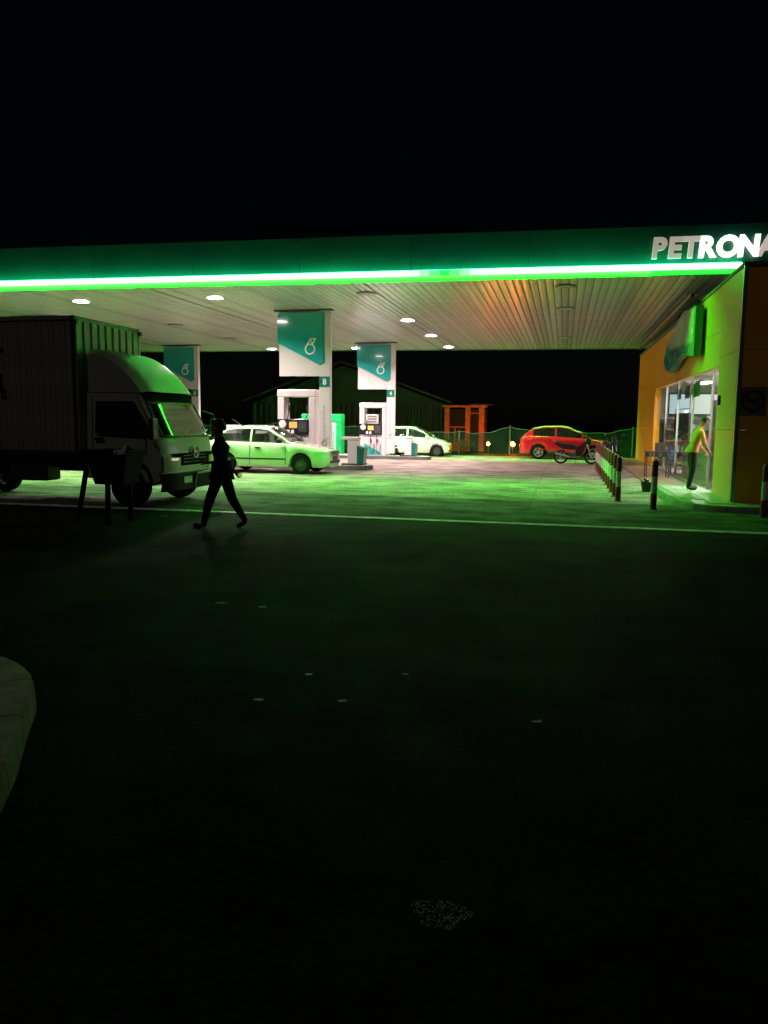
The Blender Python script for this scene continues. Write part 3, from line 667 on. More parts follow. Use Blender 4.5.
# header visor above screen
hrows = []
for y in [.13+(WDT-.26)*i/24 for i in range(25)]:
    e = abs(y-WDT/2)/(WDT/2); k = max(0, (e-.55)/.45)**2; tm = .09*(1 if y < WDT/2 else -1)*e
    hrows.append([((-.06-.17*k)+((z-1.24)/.79)*(-.44+.08*k)+.016, y+tm*(z-1.3), z+.008) for z in (1.875, 1.93, 1.98, 2.02)]+[(-.57-.09*k, y+tm*.72, 2.075)])
mb = MB(); mb.grid(hrows); mb.build('header_band', mat('matt_black', (.006, .006, .006), .9, spec=.05), tr, smooth=True)
for y0, sgn in ((.07, -1), (WDT-.07, 1)):
    tmz = lambda z: -sgn*max(0, z-1.3)*.09
    poly = [(-1.42, 1.32), (-.42, 1.26), (-.30, 1.36), (-.66, 1.90), (-1.42, 1.90)]
    mb = MB(); mb.add([(x, y0+tmz(z)+sgn*.012, z) for x, z in poly], [tuple(range(5))]); mb.build('side_window', LGL, tr)
    mb = MB()
    for a, b in zip([(-1.5, .62), (-.42, .95), (-.28, 1.4)], [(-1.5, 2.0), (-.42, 1.3), (-.62, 2.02)]): mb.cyl((a[0], y0+tmz(a[1])+sgn*.003, a[1]), (b[0], y0+tmz(b[1])+sgn*.003, b[1]), .008, n=6)
    mb.build('door_seam', BLACK, tr)
    mb = MB(); mb.box(-1.44, -1.26, y0-.03, y0+.03, 1.2, 1.25, .01); mb.build('door_handle', BLACK, tr)
    # wheel arch and step
    mb = MB(); mb.prism([(-.78+.5*math.cos(PI*k/12), .40+.5*math.sin(PI*k/12)) for k in range(13)]+[(-.78+.44*math.cos(PI*k/12), .40+.44*math.sin(PI*k/12)) for k in range(12, -1, -1)], 'y', y0-.03 if sgn < 0 else y0-.2, y0+.2 if sgn < 0 else y0+.03); mb.build('wheel_arch', BLACK, tr)
    # mirror on arm
    mi = MB(); yo = y0+sgn*.20; mi.tube([(-.30, y0, 1.75), (-.16, yo, 1.68), (-.14, yo, 1.2), (-.26, y0, 1.15)], .014); mi = mi.build('mirror_arm', BLACK, tr)
    mb = MB(); mb.box(-.19, -.10, yo-.1, yo+.1, 1.22, 1.6, .03); mb.build('mirror', BLACK, mi)
    mb = MB(); mb.box(-.196, -.191, yo-.08, yo+.08, 1.25, 1.57); mb.build('mirror_glass', STEEL, mi)
# deflector
rows = []
for i in range(17):
    q = i/16; y = .12+(WDT-.24)*q; e = abs(q-.5)*2
    ed = max(0, (e-.7)/.3)**2.2
    row_ = []
    for k in range(13):
        u = k/12; x = -1.56+u*1.10; z = 2.08+(.76)*math.cos(u*PI/2)**.80*(1-.10*ed)-.03*ed; row_.append((x-.05*ed*u, y, z))
    rows.append(row_)
mb = MB(); mb.grid(rows); 
for r_ in (rows[0], rows[-1]): mb.add(r_+[(-1.56, r_[0][1], 2.06)], [tuple(range(14))])
mb.add([r_[0] for r_ in rows]+[(-1.56, rows[-1][0][1], 2.06), (-1.56, rows[0][0][1], 2.06)], [tuple(range(19))])
mb.build('roof_deflector', TRW, tr, smooth=40)
# front face: grille band, emblem, lamps, bumper, plate, guard bar
mb = MB(); rows = []
for y in [.26+(WDT-.52)*i/16 for i in range(17)]:
    e = abs(y-WDT/2)/(WDT/2); k = max(0, (e-.55)/.45)**2; rows.append([(.008-.17*k, y, .97), (.022-.17*k, y, .96), (.028-.17*k, y, .76), (.01-.17*k, y, .74)])
mb.grid(rows); gr = mb.build('grille', MATS['matt_black'], tr, smooth=35)
for z in (.80, .86, .92): mb = MB(); mb.box(.026, .034, .62, WDT-.62, z-.007, z+.007); mb.build('grille_bar', DKST, gr)
mb = MB()
vs_ = [(.035+.0*k, WDT/2+.125*math.cos(2*PI*k/24), .98+.105*math.sin(2*PI*k/24)) for k in range(25)]
for a, b in zip(vs_[:-1], vs_[1:]): mb.cyl(a, b, .016, n=6)
mb.box(.026, .05, WDT/2-.075, WDT/2-.045, .91, 1.05); mb.box(.026, .05, WDT/2+.045, WDT/2+.075, .91, 1.05); mb.box(.026, .05, WDT/2-.05, WDT/2+.05, .965, .995)
mb.build('emblem', STEEL, tr)
for y0, y1 in ((.09, .50), (WDT-.50, WDT-.09)):
    mb = MB(); rows = []
    for i in range(9):
        y = y0+(y1-y0)*i/8; e = abs(y-WDT/2)/(WDT/2); k = max(0, (e-.55)/.45)**2; rows.append([(.012-.165*k, y, .64), (.03-.165*k, y, .72), (.028-.165*k, y, .9-.04*(1-e)), (.008-.165*k, y, .955-.05*(1-e))])
    mb.grid(rows); mb.build('headlight', mat('lorry_lamp', (.5, .53, .33), .12, coat=1), tr, smooth=True)
mb = MB(); rows = []
for y in [.03+(WDT-.06)*i/24 for i in range(25)]:
    e = abs(y-WDT/2)/(WDT/2); k = max(0, (e-.62)/.38)**2; rows.append([(-.22*k-.05, y, .28), (.05-.2*k, y, .30), (.07-.2*k, y, .44), (.05-.2*k, y, .60), (-.02-.2*k, y, .62)])
mb.grid(rows); mb.build('bumper', mat('lorry_bumper', (.018, .019, .018), .7, spec=.1), tr, smooth=35)
mb = MB(); mb.box(.072, .084, .52, .82, .42, .54); mb.build('number_plate', mat('plate_pale', (.5, .5, .44), .4, var=.4, vs=22), tr)
mb = MB(); mb.tube([(.06, .95, .31), (.10, .98, .58), (.10, WDT-.22, .60), (.05, WDT-.12, .34)], .022); mb.build('guard_bar', STEEL, tr)
mb = MB(); mb.ball((.075, WDT-.42, .47), (.02, .05, .05)); mb.build('fog_lamp', HLAMP, tr)

# ---- motorcycle
MBK = mat('bike_black', (.008, .008, .009), .4, spec=.3); MRED = mat('bike_red', (.018, .007, .006), .5, spec=.2)
def motorcycle(label, loc, rz):
    t = thing('motorcycle', label, 'motorcycle', loc, rz, 'parked motorcycles')
    for x in (-.62, .62):
        wm = MB(); r = .29
        for k in range(32):
            pass
        wm.lathe([(r-.075, -.03), (r-.06, -.042), (r-.02, -.045), (r, -.02), (r, .02), (r-.02, .045), (r-.06, .042), (r-.075, .03), (r-.075, -.03)], 32, 'y'); wm = wm.build('wheel', RUBBER, t, smooth=40, loc=(x, 0, r))
        rm = MB(); rm.lathe([(r-.078, -.028), (r-.095, -.03), (r-.095, .03), (r-.078, .028), (r-.078, -.028)], 28, 'y'); rm.cyl((0, -.06, 0), (0, .06, 0), .045)
        for k in range(6): q = 2*PI*k/6; rm.cyl((.04*math.cos(q), .02, .04*math.sin(q)), (.2*math.cos(q+.1), 0, .2*math.sin(q+.1)), .012, n=6)
        rm.build('rim', RIMS, wm)
    f = MB()
    for y in (-.085, .085): f.cyl((.62, y, .29), (.40, y*.8, .88), .021)
    f.build('fork', STEEL, t)
    h = MB(); h.tube([(.30, -.34, 1.0), (.36, -.2, 1.02), (.39, 0, .93), (.36, .2, 1.02), (.30, .34, 1.0)], .014); h.build('handlebar', BLACK, t)
    for y in (-.3, .3): mb = MB(); mb.cyl((.36, y*.85, 1.02), (.38, y*1.05, 1.2), .007); mb.ball((.37, y*1.12, 1.22), (.02, .06, .04), 8, 6); mb.build('mirror', BLACK, t)
    mb = MB(); mb.ball((.47, 0, .93), (.13, .13, .16)); mb.prism([(.40, 1.02), (.52, 1.0), (.44, 1.2), (.40, 1.2)], 'y', -.1, .1); mb.build('headlight_cowl', MBK, t, smooth=True)
    mb = MB(); mb.lathe([(.001, .0), (.075, .01)], 16, 'y'); o = mb.build('headlight', HLAMP, t); o.rotation_euler = (0, 0, -PI/2); o.location = (.56, 0, .9)
    mb = MB(); mb.prism([(.43, .86), (.30, .92), (.05, .70), (-.05, .58), (.02, .34), (.16, .34), (.30, .52)], 'y', -.13, .13); mb.build('leg_shield', MRED, t)
    mb = MB(); mb.prism([(-.05, .60), (.05, .72), (-.15, .80), (-.60, .83), (-.85, .92), (-.86, .80), (-.55, .62)], 'y', -.12, .12); mb.build('body_panel', MBK, t)
    mb = MB(); mb.prism([(-.08, .79), (-.12, .85), (-.40, .83), (-.55, .87), (-.80, .93), (-.80, .87), (-.45, .79)], 'y', -.125, .125); mb.build('seat', mat('seat_vinyl', (.02, .02, .02), .6), t)
    mb = MB(); mb.box(-.18, .18, -.11, .11, .28, .50, .05); mb.cyl((.05, 0, .42), (.28, 0, .48), .07); mb.build('engine', DKST, t)
    mb = MB(); mb.tube([(.15, -.14, .33), (-.15, -.16, .28), (-.35, -.17, .32)], .025); mb.cyl((-.30, -.18, .31), (-.85, -.20, .44), .045, .055); mb.build('exhaust', STEEL, t)
    mb = MB(); mb.tube([(-.62, .09, .29), (-.1, .09, .38)], .022); mb.tube([(-.62, -.09, .29), (-.1, -.09, .38)], .022); mb.build('swingarm', BLACK, t)
    for y in (-.13, .13): mb = MB(); mb.cyl((-.60, y, .33), (-.48, y, .68), .03); mb.build('shock', MRED, t)
    for x in (-.62, .62):
        mb = MB(); rws = []
        for k in range(9): q = (R(40)+R(95)*k/8) if x > 0 else (R(50)+R(95)*k/8); rws.append([(x+.33*math.cos(q), yv, .29+.33*math.sin(q)) for yv in (-.055, 0, .055)])
        mb.grid(rws); mb.build('mudguard', MRED if x > 0 else MBK, t, smooth=True)
    mb = MB(); mb.tube([(-.70, -.1, .86), (-.96, -.08, .98), (-.96, .08, .98), (-.70, .1, .86)], .012); mb.build('grab_rail', STEEL, t)
    mb = MB(); mb.box(-.90, -.85, -.06, .06, .80, .87, .01); mb.build('tail_light', TLAMP, t)
    mb = MB(); mb.cyl((-.05, -.1, .3), (-.02, -.3, .0), .014); mb.build('stand', BLACK, t)
    return t
mc = motorcycle('dark underbone motorcycle standing side on before the red crossover', (.52, 33.2, g(33.2)+.011), 0)
dup(mc, 'motorcycle half hidden behind the far end of the bollard row', (1.75, 30.4, g(30.4)+.011), R(-78))

# ================================================================== BOLLARDS
BR = mat('bollard_red', (.20, .018, .014), .5, var=.3, vs=8); BW = mat('bollard_white', (.62, .6, .54), .5, var=.2, vs=9)
def bollard(label, loc, grp):
    t = thing('bollard', label, 'bollard', loc, 0, grp); r = .057
    mb = MB(); mb.lathe([(r, 0), (r, .30)], 16); mb.build('red_base', BR, t, smooth=True)
    mb = MB(); mb.lathe([(r-.001, .30), (r-.001, .62)], 16); mb.build('white_band', BW, t, smooth=True)
    mb = MB(); mb.lathe([(r, .62), (r, .88), (r*.9, .905), (r*.5, .92), (.001, .925)], 16); mb.build('red_top', BR, t, smooth=True)
    mb = MB(); mb.lathe([(r+.03, 0), (r+.028, .014), (r, .016)], 16); mb.build('base_plate', DKST, t)
    return t
ords = ['nearest', 'second', 'third', 'fourth', 'fifth', 'sixth', 'seventh', 'eighth', 'ninth', 'tenth', 'farthest']
bo = None
for k in range(11):
    lb = '%s red and white bollard of the row beside the shop' % ords[k]; p = (1.12, 16.35+1.07*k, g(16.35+1.07*k)+.011)
    if bo is None: bo = bollard(lb, p, 'red and white bollards')
    else: dup(bo, lb, p, random.uniform(0, 6))
dup(bo, 'lone red and white bollard at the corner of the shop walkway', (1.67, 15.05, .011))
dup(bo, 'dark bollard before the shop front, at the right picture edge', (3.41, 14.36, .011))

# ---- litter bin at left in the dark
t = thing('litter_bin', 'dark tapered litter bin on splayed legs with white bag, before the lorry', 'litter bin', (-6.72, 10.62, 0))
DB = mat('bin_dark', (.008, .008, .008), .7, spec=.15)
def taper(z0, z1, h0, h1, dx=0):
    return [(dx-h0[0], -h0[1], z0), (dx+h0[0], -h0[1], z0), (dx+h0[0], h0[1], z0), (dx-h0[0], h0[1], z0), (dx-h1[0], -h1[1], z1), (dx+h1[0], -h1[1], z1), (dx+h1[0], h1[1], z1), (dx-h1[0], h1[1], z1)]
mb = MB(); mb.add(taper(.60, 1.10, (.24, .2), (.36, .27)), [(0, 3, 2, 1), (0, 1, 5, 4), (1, 2, 6, 5), (2, 3, 7, 6), (3, 0, 4, 7)]); mb.build('bin_body', DB, t)
mb = MB(); mb.tube([(-.37, -.28, 1.11), (.37, -.28, 1.11), (.37, .28, 1.11), (-.37, .28, 1.11), (-.37, -.28, 1.11)], .02); mb.build('rim', DB, t)
mb = MB(); rows = []
for k in range(11): q = k/10; rows.append([(.16+.21*q, -.30+.02*math.sin(q*9), 1.07), (.16+.21*q, -.305, 1.12+.015*math.sin(q*7)), (.17+.2*q, -.26, 1.125+.14*q**2.2+.012*math.sin(q*11)), (.15+.2*q, -.1, 1.10+.05*q)])
mb.grid(rows); mb.build('bag', mat('plastic_bag', (.55, .55, .53), .35), t, smooth=True)
for (a, b) in (((-.36, -.22, .85), (-.5, -.28, .03)), ((-.30, .24, .85), (-.4, .36, .03)), ((.02, -.26, .62), (.02, -.27, .03)), ((.10, .22, .62), (.09, .24, .03))):
    mb = MB(); mb.cyl(a, b, .04); mb.cyl((b[0], b[1], .0), (b[0], b[1], .04), .05); mb.build('leg', DB, t)

# ================================================================== SHOP
SA = 3.15; SD0 = 15.75; SD1 = 36.2; SZ = 4.52; ST = .2
shop = thing('station_shop', 'yellow clad station shop with a long lit window at right', 'shop', (SA, SD0, 0))
def sx(a): return a-SA
G0 = 17.75; G1 = 29.6; GT = 2.82
wy = lambda d: d-SD0
# cladding panels on the forecourt side: columns of panels round the opening
def wall_panel(d0, d1, z0, z1): mb = MB(); mb.box(0, ST, wy(d0)+.004, wy(d1)-.004, z0+.004, z1-.004, .006); mb.build('wall_panel', YEL, shop)
for d0, d1 in ((15.95, G0),): 
    for z0, z1 in ((-.3, 1.5), (1.5, 3.0), (3.0, SZ)): wall_panel(d0, d1, z0, z1)
for d0, d1 in ((G1+.9, 32.3), (32.3, 34.3), (34.3, SD1)):
    for z0, z1 in ((-.3, 1.5), (1.5, 3.0), (3.0, SZ)): wall_panel(d0, d1, z0, z1)
for d0, d1 in ((G0, 20.1), (20.1, 22.5), (22.5, 24.9), (24.9, 27.3), (27.3, G1), (G1, G1+.9)):
    wall_panel(d0, d1, GT, 3.55); wall_panel(d0, d1, 3.55, SZ)
# rounded end of the opening
mb = MB(); poly = [(wy(G1)+.9, -.3), (wy(G1)+.9, GT)]+[(wy(G1)-.4+.4*math.sin(q), GT-.4+.4*math.cos(q)) for q in [R(90)*k/8 for k in range(9)]]+[(wy(G1), -.3)]
mb.prism(poly, 'x', 0, ST); mb.build('wall_panel', YEL, shop)
# front wall facing the road
for a0, a1 in ((SA, 5.6), (5.6, 8.0), (8.0, 10.4), (10.4, 13)):
    for z0, z1 in ((-.1, 1.5), (1.5, 3.0), (3.0, SZ)):
        mb = MB(); mb.box(sx(a0)+.004, sx(a1)-.004, 0, ST-.005, z0+.004, z1-.004, .006); mb.build('wall_panel', YEL, shop)
mb = MB(); mb.box(ST+.01, sx(12.8), ST+.0, ST+.05, -.1, SZ-.01); mb.build('leak_backing', BLACK, shop)  # unseen backing added to stop shop light leaking through the panel seams
mb = MB(); mb.box(sx(SA)-.03, sx(13), -.03, wy(SD1)+.03, SZ, SZ+.06); mb.build('roof', mat('roof_grey', (.12, .12, .12), .7), shop)
mb = MB(); mb.box(sx(12.8), sx(13), ST, wy(SD1), -.3, SZ); mb.build('back_wall', mat('inner_wall', (.62, .58, .5), .7), shop)
mb = MB(); mb.box(.02, sx(12.8), wy(SD1)-.15, wy(SD1), -.3, SZ); mb.build('end_wall', YEL, shop)
mb = MB(); mb.box(ST, sx(12.8), wy(SD0)+.2, wy(SD1)-.16, -.2, .06); mb.build('shop_floor', mat('shop_tile', (.42, .40, .36), .25, var=.08), shop)
mb = MB(); mb.box(ST, sx(12.8), wy(SD0)+.2, wy(SD1)-.16, 2.95, 3.0); mb.build('shop_ceiling', mat('inner_ceiling', (.7, .68, .62), .8), shop)
IW = mat('inner_partition', (.50, .47, .42), .7)
mb = MB(); mb.box(.21, sx(7.19), wy(30.2), wy(30.3), .06, 2.95); mb.build('partition', mat('partition_white', (.75, .74, .70), .6), shop)
mb = MB(); mb.box(sx(7.2), sx(7.3), wy(SD0)+.2, wy(SD1)-.2, .06, 2.95); mb.build('partition', IW, shop)
# window: panes, mullions, sill, sliding door
SGL = glass('shop_glass', (.03, .035, .035), .07)
MUL = mat('mullion', (.45, .44, .42), .4, metal=.5)
ds_ = [G0, 18.9, 21.6, 24.3, 27.0, G1]
for d0, d1 in zip(ds_[:-1], ds_[1:]):
    mb = MB(); mb.box(.10, .112, wy(d0)+.03, wy(d1)-.03, .10, GT-.01); mb.build('window_pane', SGL, shop)
for d in ds_[1:-1]: mb = MB(); mb.box(.075, .135, wy(d)-.016, wy(d)+.016, .06, GT-.01); mb.build('mullion', MUL, shop)
mb = MB(); mb.box(.06, .15, wy(G0), wy(G1)-.02, .02, .10); mb.build('sill', MUL, shop)
mb = MB(); mb.tube([(.09, wy(18.75), 1.3), (.03, wy(18.75), 1.28), (.03, wy(18.75), .9), (.09, wy(18.75), .88)], .016); mb.build('door_handle', STEEL, shop)
mb = MB(); mb.box(-.05, -.001, wy(17.4)-.05, wy(17.4)+.06, 2.0, 2.2, .01); mb.build('card_reader', BLACK, shop)
# cladding edge trim
mb = MB(); mb.box(-.02, .05, -.02, .03, .13, SZ); mb.build('corner_trim', ALU, shop)
for k, (a, d) in enumerate([(4.3, 18.6), (4.3, 22.5), (4.3, 26.5), (6.0, 20.5), (6.0, 24.5)]):
    t = thing('shop_light', '%s fluorescent light on the shop ceiling' % ['nearest window side', 'middle window side', 'farthest window side', 'nearer rear', 'farther rear'][k], 'ceiling light', (a, d, 2.9), 0, 'shop ceiling lights')
    mb = MB(); mb.box(-.16, .16, -.65, .65, .0, .045, .01); mb.build('housing', WHITE, t)
    mb = MB(); mb.box(-.12, .12, -.6, .6, -.02, -.002); mb.build('diffuser', SHOPL, t)

# hanging flag shaped sign on the shop wall
FL = [(19.35, 4.36), (20.75, 4.42), (21.3, 4.50), (22.2, 4.40), (23.4, 4.16), (24.5, 3.9), (25.1, 3.5), (24.7, 3.22), (23.7, 3.06), (22.9, 3.16), (22.3, 3.30), (21.3, 3.36), (20.4, 3.28), (19.8, 3.22), (19.35, 3.2)]
t = thing('shop_blade_sign', 'wavy teal and grey box sign fixed high on the yellow shop wall', 'sign', (2.9, 19.6, 0))
mb = MB(); mb.prism([(d-19.35, z) for d, z in FL], 'x', .0, .17); mb.build('sign_box', mat('sign_deep_green', (.01, .17, .09), .35), t)
fx = MB(); fx.prism([(d-19.35, z) for d, z in [(19.5, 4.33), (20.75, 4.38), (21.3, 4.45), (22.2, 4.35), (23.4, 4.1), (24.3, 3.9), (23.7, 3.7), (22.6, 3.66), (21.3, 3.66), (20.2, 3.55), (19.5, 3.5)]], 'x', -.012, -.001); fx.build('grey_face', mat('sign_grey', (.30, .34, .32), .25, var=.1), t)
fx = MB(); fx.prism([(d-19.35, z) for d, z in [(20.2, 3.53), (21.3, 3.64), (22.6, 3.64), (23.7, 3.68), (24.35, 3.88), (24.95, 3.5), (24.6, 3.28), (23.7, 3.12), (22.9, 3.22), (22.3, 3.36), (21.3, 3.42), (20.4, 3.34)]], 'x', -.012, -.001); fx.build('teal_face', mat('sign_teal', (.03, .20, .19), .25), t)
for d in (20.5, 23.4): mb = MB(); mb.tube([(.15, d-19.35, 4.35), (.15, d-19.35, 4.62), (.30, d-19.35, 4.62)], .03); mb.build('bracket', DKST, t)
# floodlight arm above the shop wall
t = thing('conduit_tray', 'dark cable tray running along the top of the yellow shop wall', 'cable tray', (2.95, 21, 4.75))
mb = MB(); mb.box(0, .16, 0, 14.5, 0, .02); mb.box(0, .012, 0, 14.5, .02, .09); mb.box(.148, .16, 0, 14.5, .02, .09); mb.build('tray', STEEL, t)
mb = MB(); mb.tube([(.08, .1, .05), (.07, 5, .06), (.09, 10, .05), (.08, 14.4, .05)], .03); mb.build('cable', BLACK, t)
for y in (1, 5, 9, 13): mb = MB(); mb.cyl((.08, y, .02), (.08, y, .36), .01); mb.build('hanger', DKST, t)

# no smoking sign on the dark front wall
t = thing('no_smoking_sign', 'round no smoking sign on the dark front wall of the shop', 'sign', (3.42, SD0-.012, 2.04))
DS = mat('sign_dark', (.02, .015, .012), .5); SR = mat('sign_plate', (.14, .09, .05), .5)
mb = MB(); mb.box(-.24, .24, 0, .01, -.26, .26); mb.build('plate', SR, t)
mb = MB(); mb.lathe([(.165, -.002), (.205, -.002), (.205, -.008), (.165, -.008), (.165, -.002)], 32, 'y'); q = R(-38)
mb.add([(x*math.cos(q)-z*math.sin(q), y, x*math.sin(q)+z*math.cos(q)) for y in (-.002, -.0075) for x, z in ((-.17, -.015), (.17, -.015), (.17, .015), (-.17, .015))], [(0, 1, 2, 3), (7, 6, 5, 4), (0, 4, 5, 1), (1, 5, 6, 2), (2, 6, 7, 3), (3, 7, 4, 0)])
mb.build('prohibition_ring', DS, t)
mb = MB(); mb.box(-.12, .07, -.006, -.002, -.012, .018); mb.box(.075, .11, -.006, -.002, -.012, .018); mb.tube([(.1, -.004, .03), (.11, -.004, .06), (.09, -.004, .09)], .006); mb.build('cigarette', DS, t)

# walkway in front of the shop with tiled top and rounded corner
wk = bpy.data.objects.new('walkway', None); COL.objects.link(wk); wk['kind'] = 'structure'
WT = mat('walk_tile', (.36, .34, .30), .4, var=.14, vs=5)
wp = [Vector((2.12, 19.3))]+[Vector((2.12, d)) for d in (18.6, 17.9, 17.2, 16.6)]+[Vector((2.12+.95*(1-math.cos(q))*1.0, 16.0-1.15*math.sin(q))) for q in [R(90)*k/10 for k in range(1, 11)]]+[Vector((a, 14.85)) for a in (3.6, 4.2, 4.8, 5.4, 6, 6.6, 7.2, 8, 9, 10)]
kerb_run(wp, wk, .13, .13, .58, mat('walk_kerb', (.22, .21, .19), .8, var=.25, bump=.5), .0, 1)
mb = MB(); poly = [(p.x+(.11 if p.y > 16 else .09), p.y+(.0 if p.y > 16 else .10)) for p in wp]+[(10, 15.74), (3.19, 15.74), (3.19, 19.3)]
mb.prism(poly, 'z', .0, .118); mb.build('walkway_base', mat('walk_tile', (.36, .34, .30), .4, var=.14, vs=5), wk)
first = None
for i in range(14):
    for j in range(11):
        a0 = 2.28+.45*i; d0 = 14.97+.40*j
        if d0+.4 > 15.74 and a0+.45 > 3.19: 
            if d0 > 15.3: continue
        if a0 < 3.1 and (a0-3.07)**2/.80**2+(d0-16.0)**2/1.03**2 > 1 and d0 < 16.0: continue
        if first is None: mb = MB(); mb.box(.004, .446, .004, .396, 0, .012, .003); first = mb.build('paving_tile', WT, wk, loc=(a0, d0, .119))
        else: share(first, 'paving_tile', wk, (a0, d0, .119+random.uniform(-.001, .001)))
mb = MB(); mb.box(1.9, 3.18, 19.34, 19.62, .031, .04); mb.build('dark_strip', BLACK, wk)  # flat black strip behind the raised platform
mb = MB(); mb.box(2.15, 3.18, 19.7, 36, .0, .045); mb.build('rear_paving', mat('brown_tile', (.30, .21, .15), .32, var=.2, vs=4), wk)

# ---- things inside the shop
t = thing('shop_counter', 'long pale shop counter behind the window glass', 'counter', (3.6, 20.6, .06))
mb = MB(); mb.box(0, .6, 0, 4.8, 0, .98, .01); mb.build('body', mat('counter_body', (.62, .56, .50), .4), t)
mb = MB(); mb.box(-.05, .66, -.05, 4.85, .983, 1.03, .01); mb.build('worktop', BLACK, t)
for k in range(4): mb = MB(); mb.box(-.012, -.001, .1+1.18*k, 1.18+1.18*k, .1, .9); mb.build('front_panel', mat('counter_panel', (.70, .66, .60), .35), t)
PC = {'red': (.5, .03, .02), 'yellow': (.7, .5, .05), 'blue': (.04, .1, .4), 'white': (.7, .7, .68), 'green': (.05, .3, .08), 'orange': (.65, .18, .02), 'black': (.02, .02, .02), 'brown': (.2, .09, .04)}
cn = list(PC)
def rack(label, where, loc, wid, levels, rz, npl):
    t = thing('shelf_rack', label, 'shelf', loc, rz, 'shop shelf racks')
    for x in (0, wid-.04): mb = MB(); mb.box(x, x+.04, 0, .42, 0, levels*.4+.1); mb.build('side_post', DKST, t)
    mb = MB(); mb.box(.04, wid-.04, .4, .42, .02, levels*.4+.1); mb.build('back_panel', mat('rack_back', (.16, .16, .17), .6), t)
    M = Matrix.Translation(loc) @ Matrix.Rotation(rz, 4, 'Z'); on = ['lowest', 'second lowest', 'third lowest', 'fourth lowest', 'top']
    for l in range(levels):
        mb = MB(); mb.box(.042, wid-.042, .0, .398, .1+.4*l, .125+.4*l); mb.build('shelf', MUL, t)
        x = .07; k = 0
        while x < wid-.25 and k < npl:
            c = random.choice(cn); w = random.uniform(.12, .22); h = random.uniform(.16, .31); bottle = random.random() < .4
            mb = MB()
            if bottle: w = .1; mb.lathe([(.001, 0), (.045, 0), (.045, h*.6), (.018, h*.8), (.018, h), (.001, h)], 10)
            else: mb.box(-w/2, w/2, -.08, .08, 0, h, .008)
            o = mb.build('bottle' if bottle else 'packet', mat('pack_'+c, PC[c], .35, var=.25, vs=14), None, smooth=35 if bottle else False)
            o.location = M @ Vector((x+w/2, .15, .126+.4*l)); o.rotation_euler = (0, 0, rz+random.uniform(-.1, .1))
            tag(o, '%s %s, %s from left on the %s shelf, %s' % (c, 'bottle' if bottle else 'packet', ['first', 'second', 'third', 'fourth', 'fifth', 'sixth', 'seventh', 'eighth', 'ninth', 'tenth'][k], on[l] if l < levels-1 else 'top', where), 'bottle' if bottle else 'packet', 'goods on the shop shelves')
            x += w+random.uniform(.03, .10); k += 1
rack('goods rack just inside the shop door behind the bending person', 'rack by the shop door', (3.40, 19.4, .06), 1.7, 5, R(0), 9)
rack('white lit goods rack below the bright board, left half', 'left rack below the board', (3.5, 29.6, .06), 1.7, 4, R(0), 9)
rack('white lit goods rack below the bright board, right half', 'right rack below the board', (5.3, 29.6, .06), 1.7, 4, R(0), 9)
# lit menu board and hanging jackets
t = thing('menu_board', 'bright bluish lit board inside the far end of the window', 'display', (3.7, 29.9, 1.95))
mb = MB(); mb.box(-.05, 2.2, 0, .06, -.05, .75, .01); mb.build('frame', BLACK, t)
for k, c in enumerate(((.75, .9, 1), (.95, .95, .9), (1, .8, .9))): mb = MB(); mb.box(.0+.72*k, .69+.72*k, -.012, -.003, .0, .7); mb.build('lit_panel', emis('board_%d' % k, c, 2.5), t)
for k in range(5):
    t = thing('hanging_jacket', '%s dark jacket hanging behind the shop glass' % ['first', 'second', 'third', 'fourth', 'fifth'][k], 'jacket', (3.62, 24.9+.52*k, 2.02), 0, 'jackets hanging in the window')
    c = mat('jacket_%d' % (k % 3), [(.03, .03, .035), (.06, .06, .065), (.035, .03, .025)][k % 3], .9)
    rows = []
    for i in range(9):
        z = -.1-.1*i; rows.append([((.10+.02*math.sin(i+k))*math.cos(q), (.22+.012*i+.012*math.sin(3*q+k))*math.sin(q), z) for q in [2*PI*j/16 for j in range(17)]])
    mb = MB(); mb.grid(rows); mb.build('torso', c, t, smooth=True)
    for s_ in (-1, 1): mb = MB(); mb.cyl((0, s_*.2, -.13), (.02, s_*.30, -.72), .07, .055, 10); mb.build('sleeve', c, t, smooth=True)
    mb = MB(); mb.tube([(0, -.2, -.12), (0, 0, -.03), (0, .2, -.12)], .008); mb.tube([(0, 0, -.03), (0, 0, .03)], .005); mb.build('hanger', STEEL, t)
t = thing('clothes_rail', 'thin steel rail carrying the dark jackets', 'rail', (3.62, 24.5, 2.06)); mb = MB(); mb.cyl((0, 0, 0), (0, 3.1, 0), .012); mb.build('rail', STEEL, t)
for y in (0.05, 3.05): mb = MB(); mb.cyl((0, y, 0), (0, y, -1.99), .012); mb.build('post', STEEL, t)
# poster stickers on glass
for k, (d, z, w_, h_, c) in enumerate(((21.3, 2.3, .9, .35, 'green'), (22.9, 2.3, .9, .35, 'white'), (24.5, 2.32, .8, .3, 'blue'))):
    mb = MB(); mb.box(3.288, 3.296, d-w_/2, d+w_/2, z, z+h_); tag(mb.build('window_poster', mat('poster_'+c, [v*.5+.2 for v in PC[c]], .5, var=.5, vs=6)), '%s poster stuck high on the shop window' % c, 'poster', 'posters on the shop window')

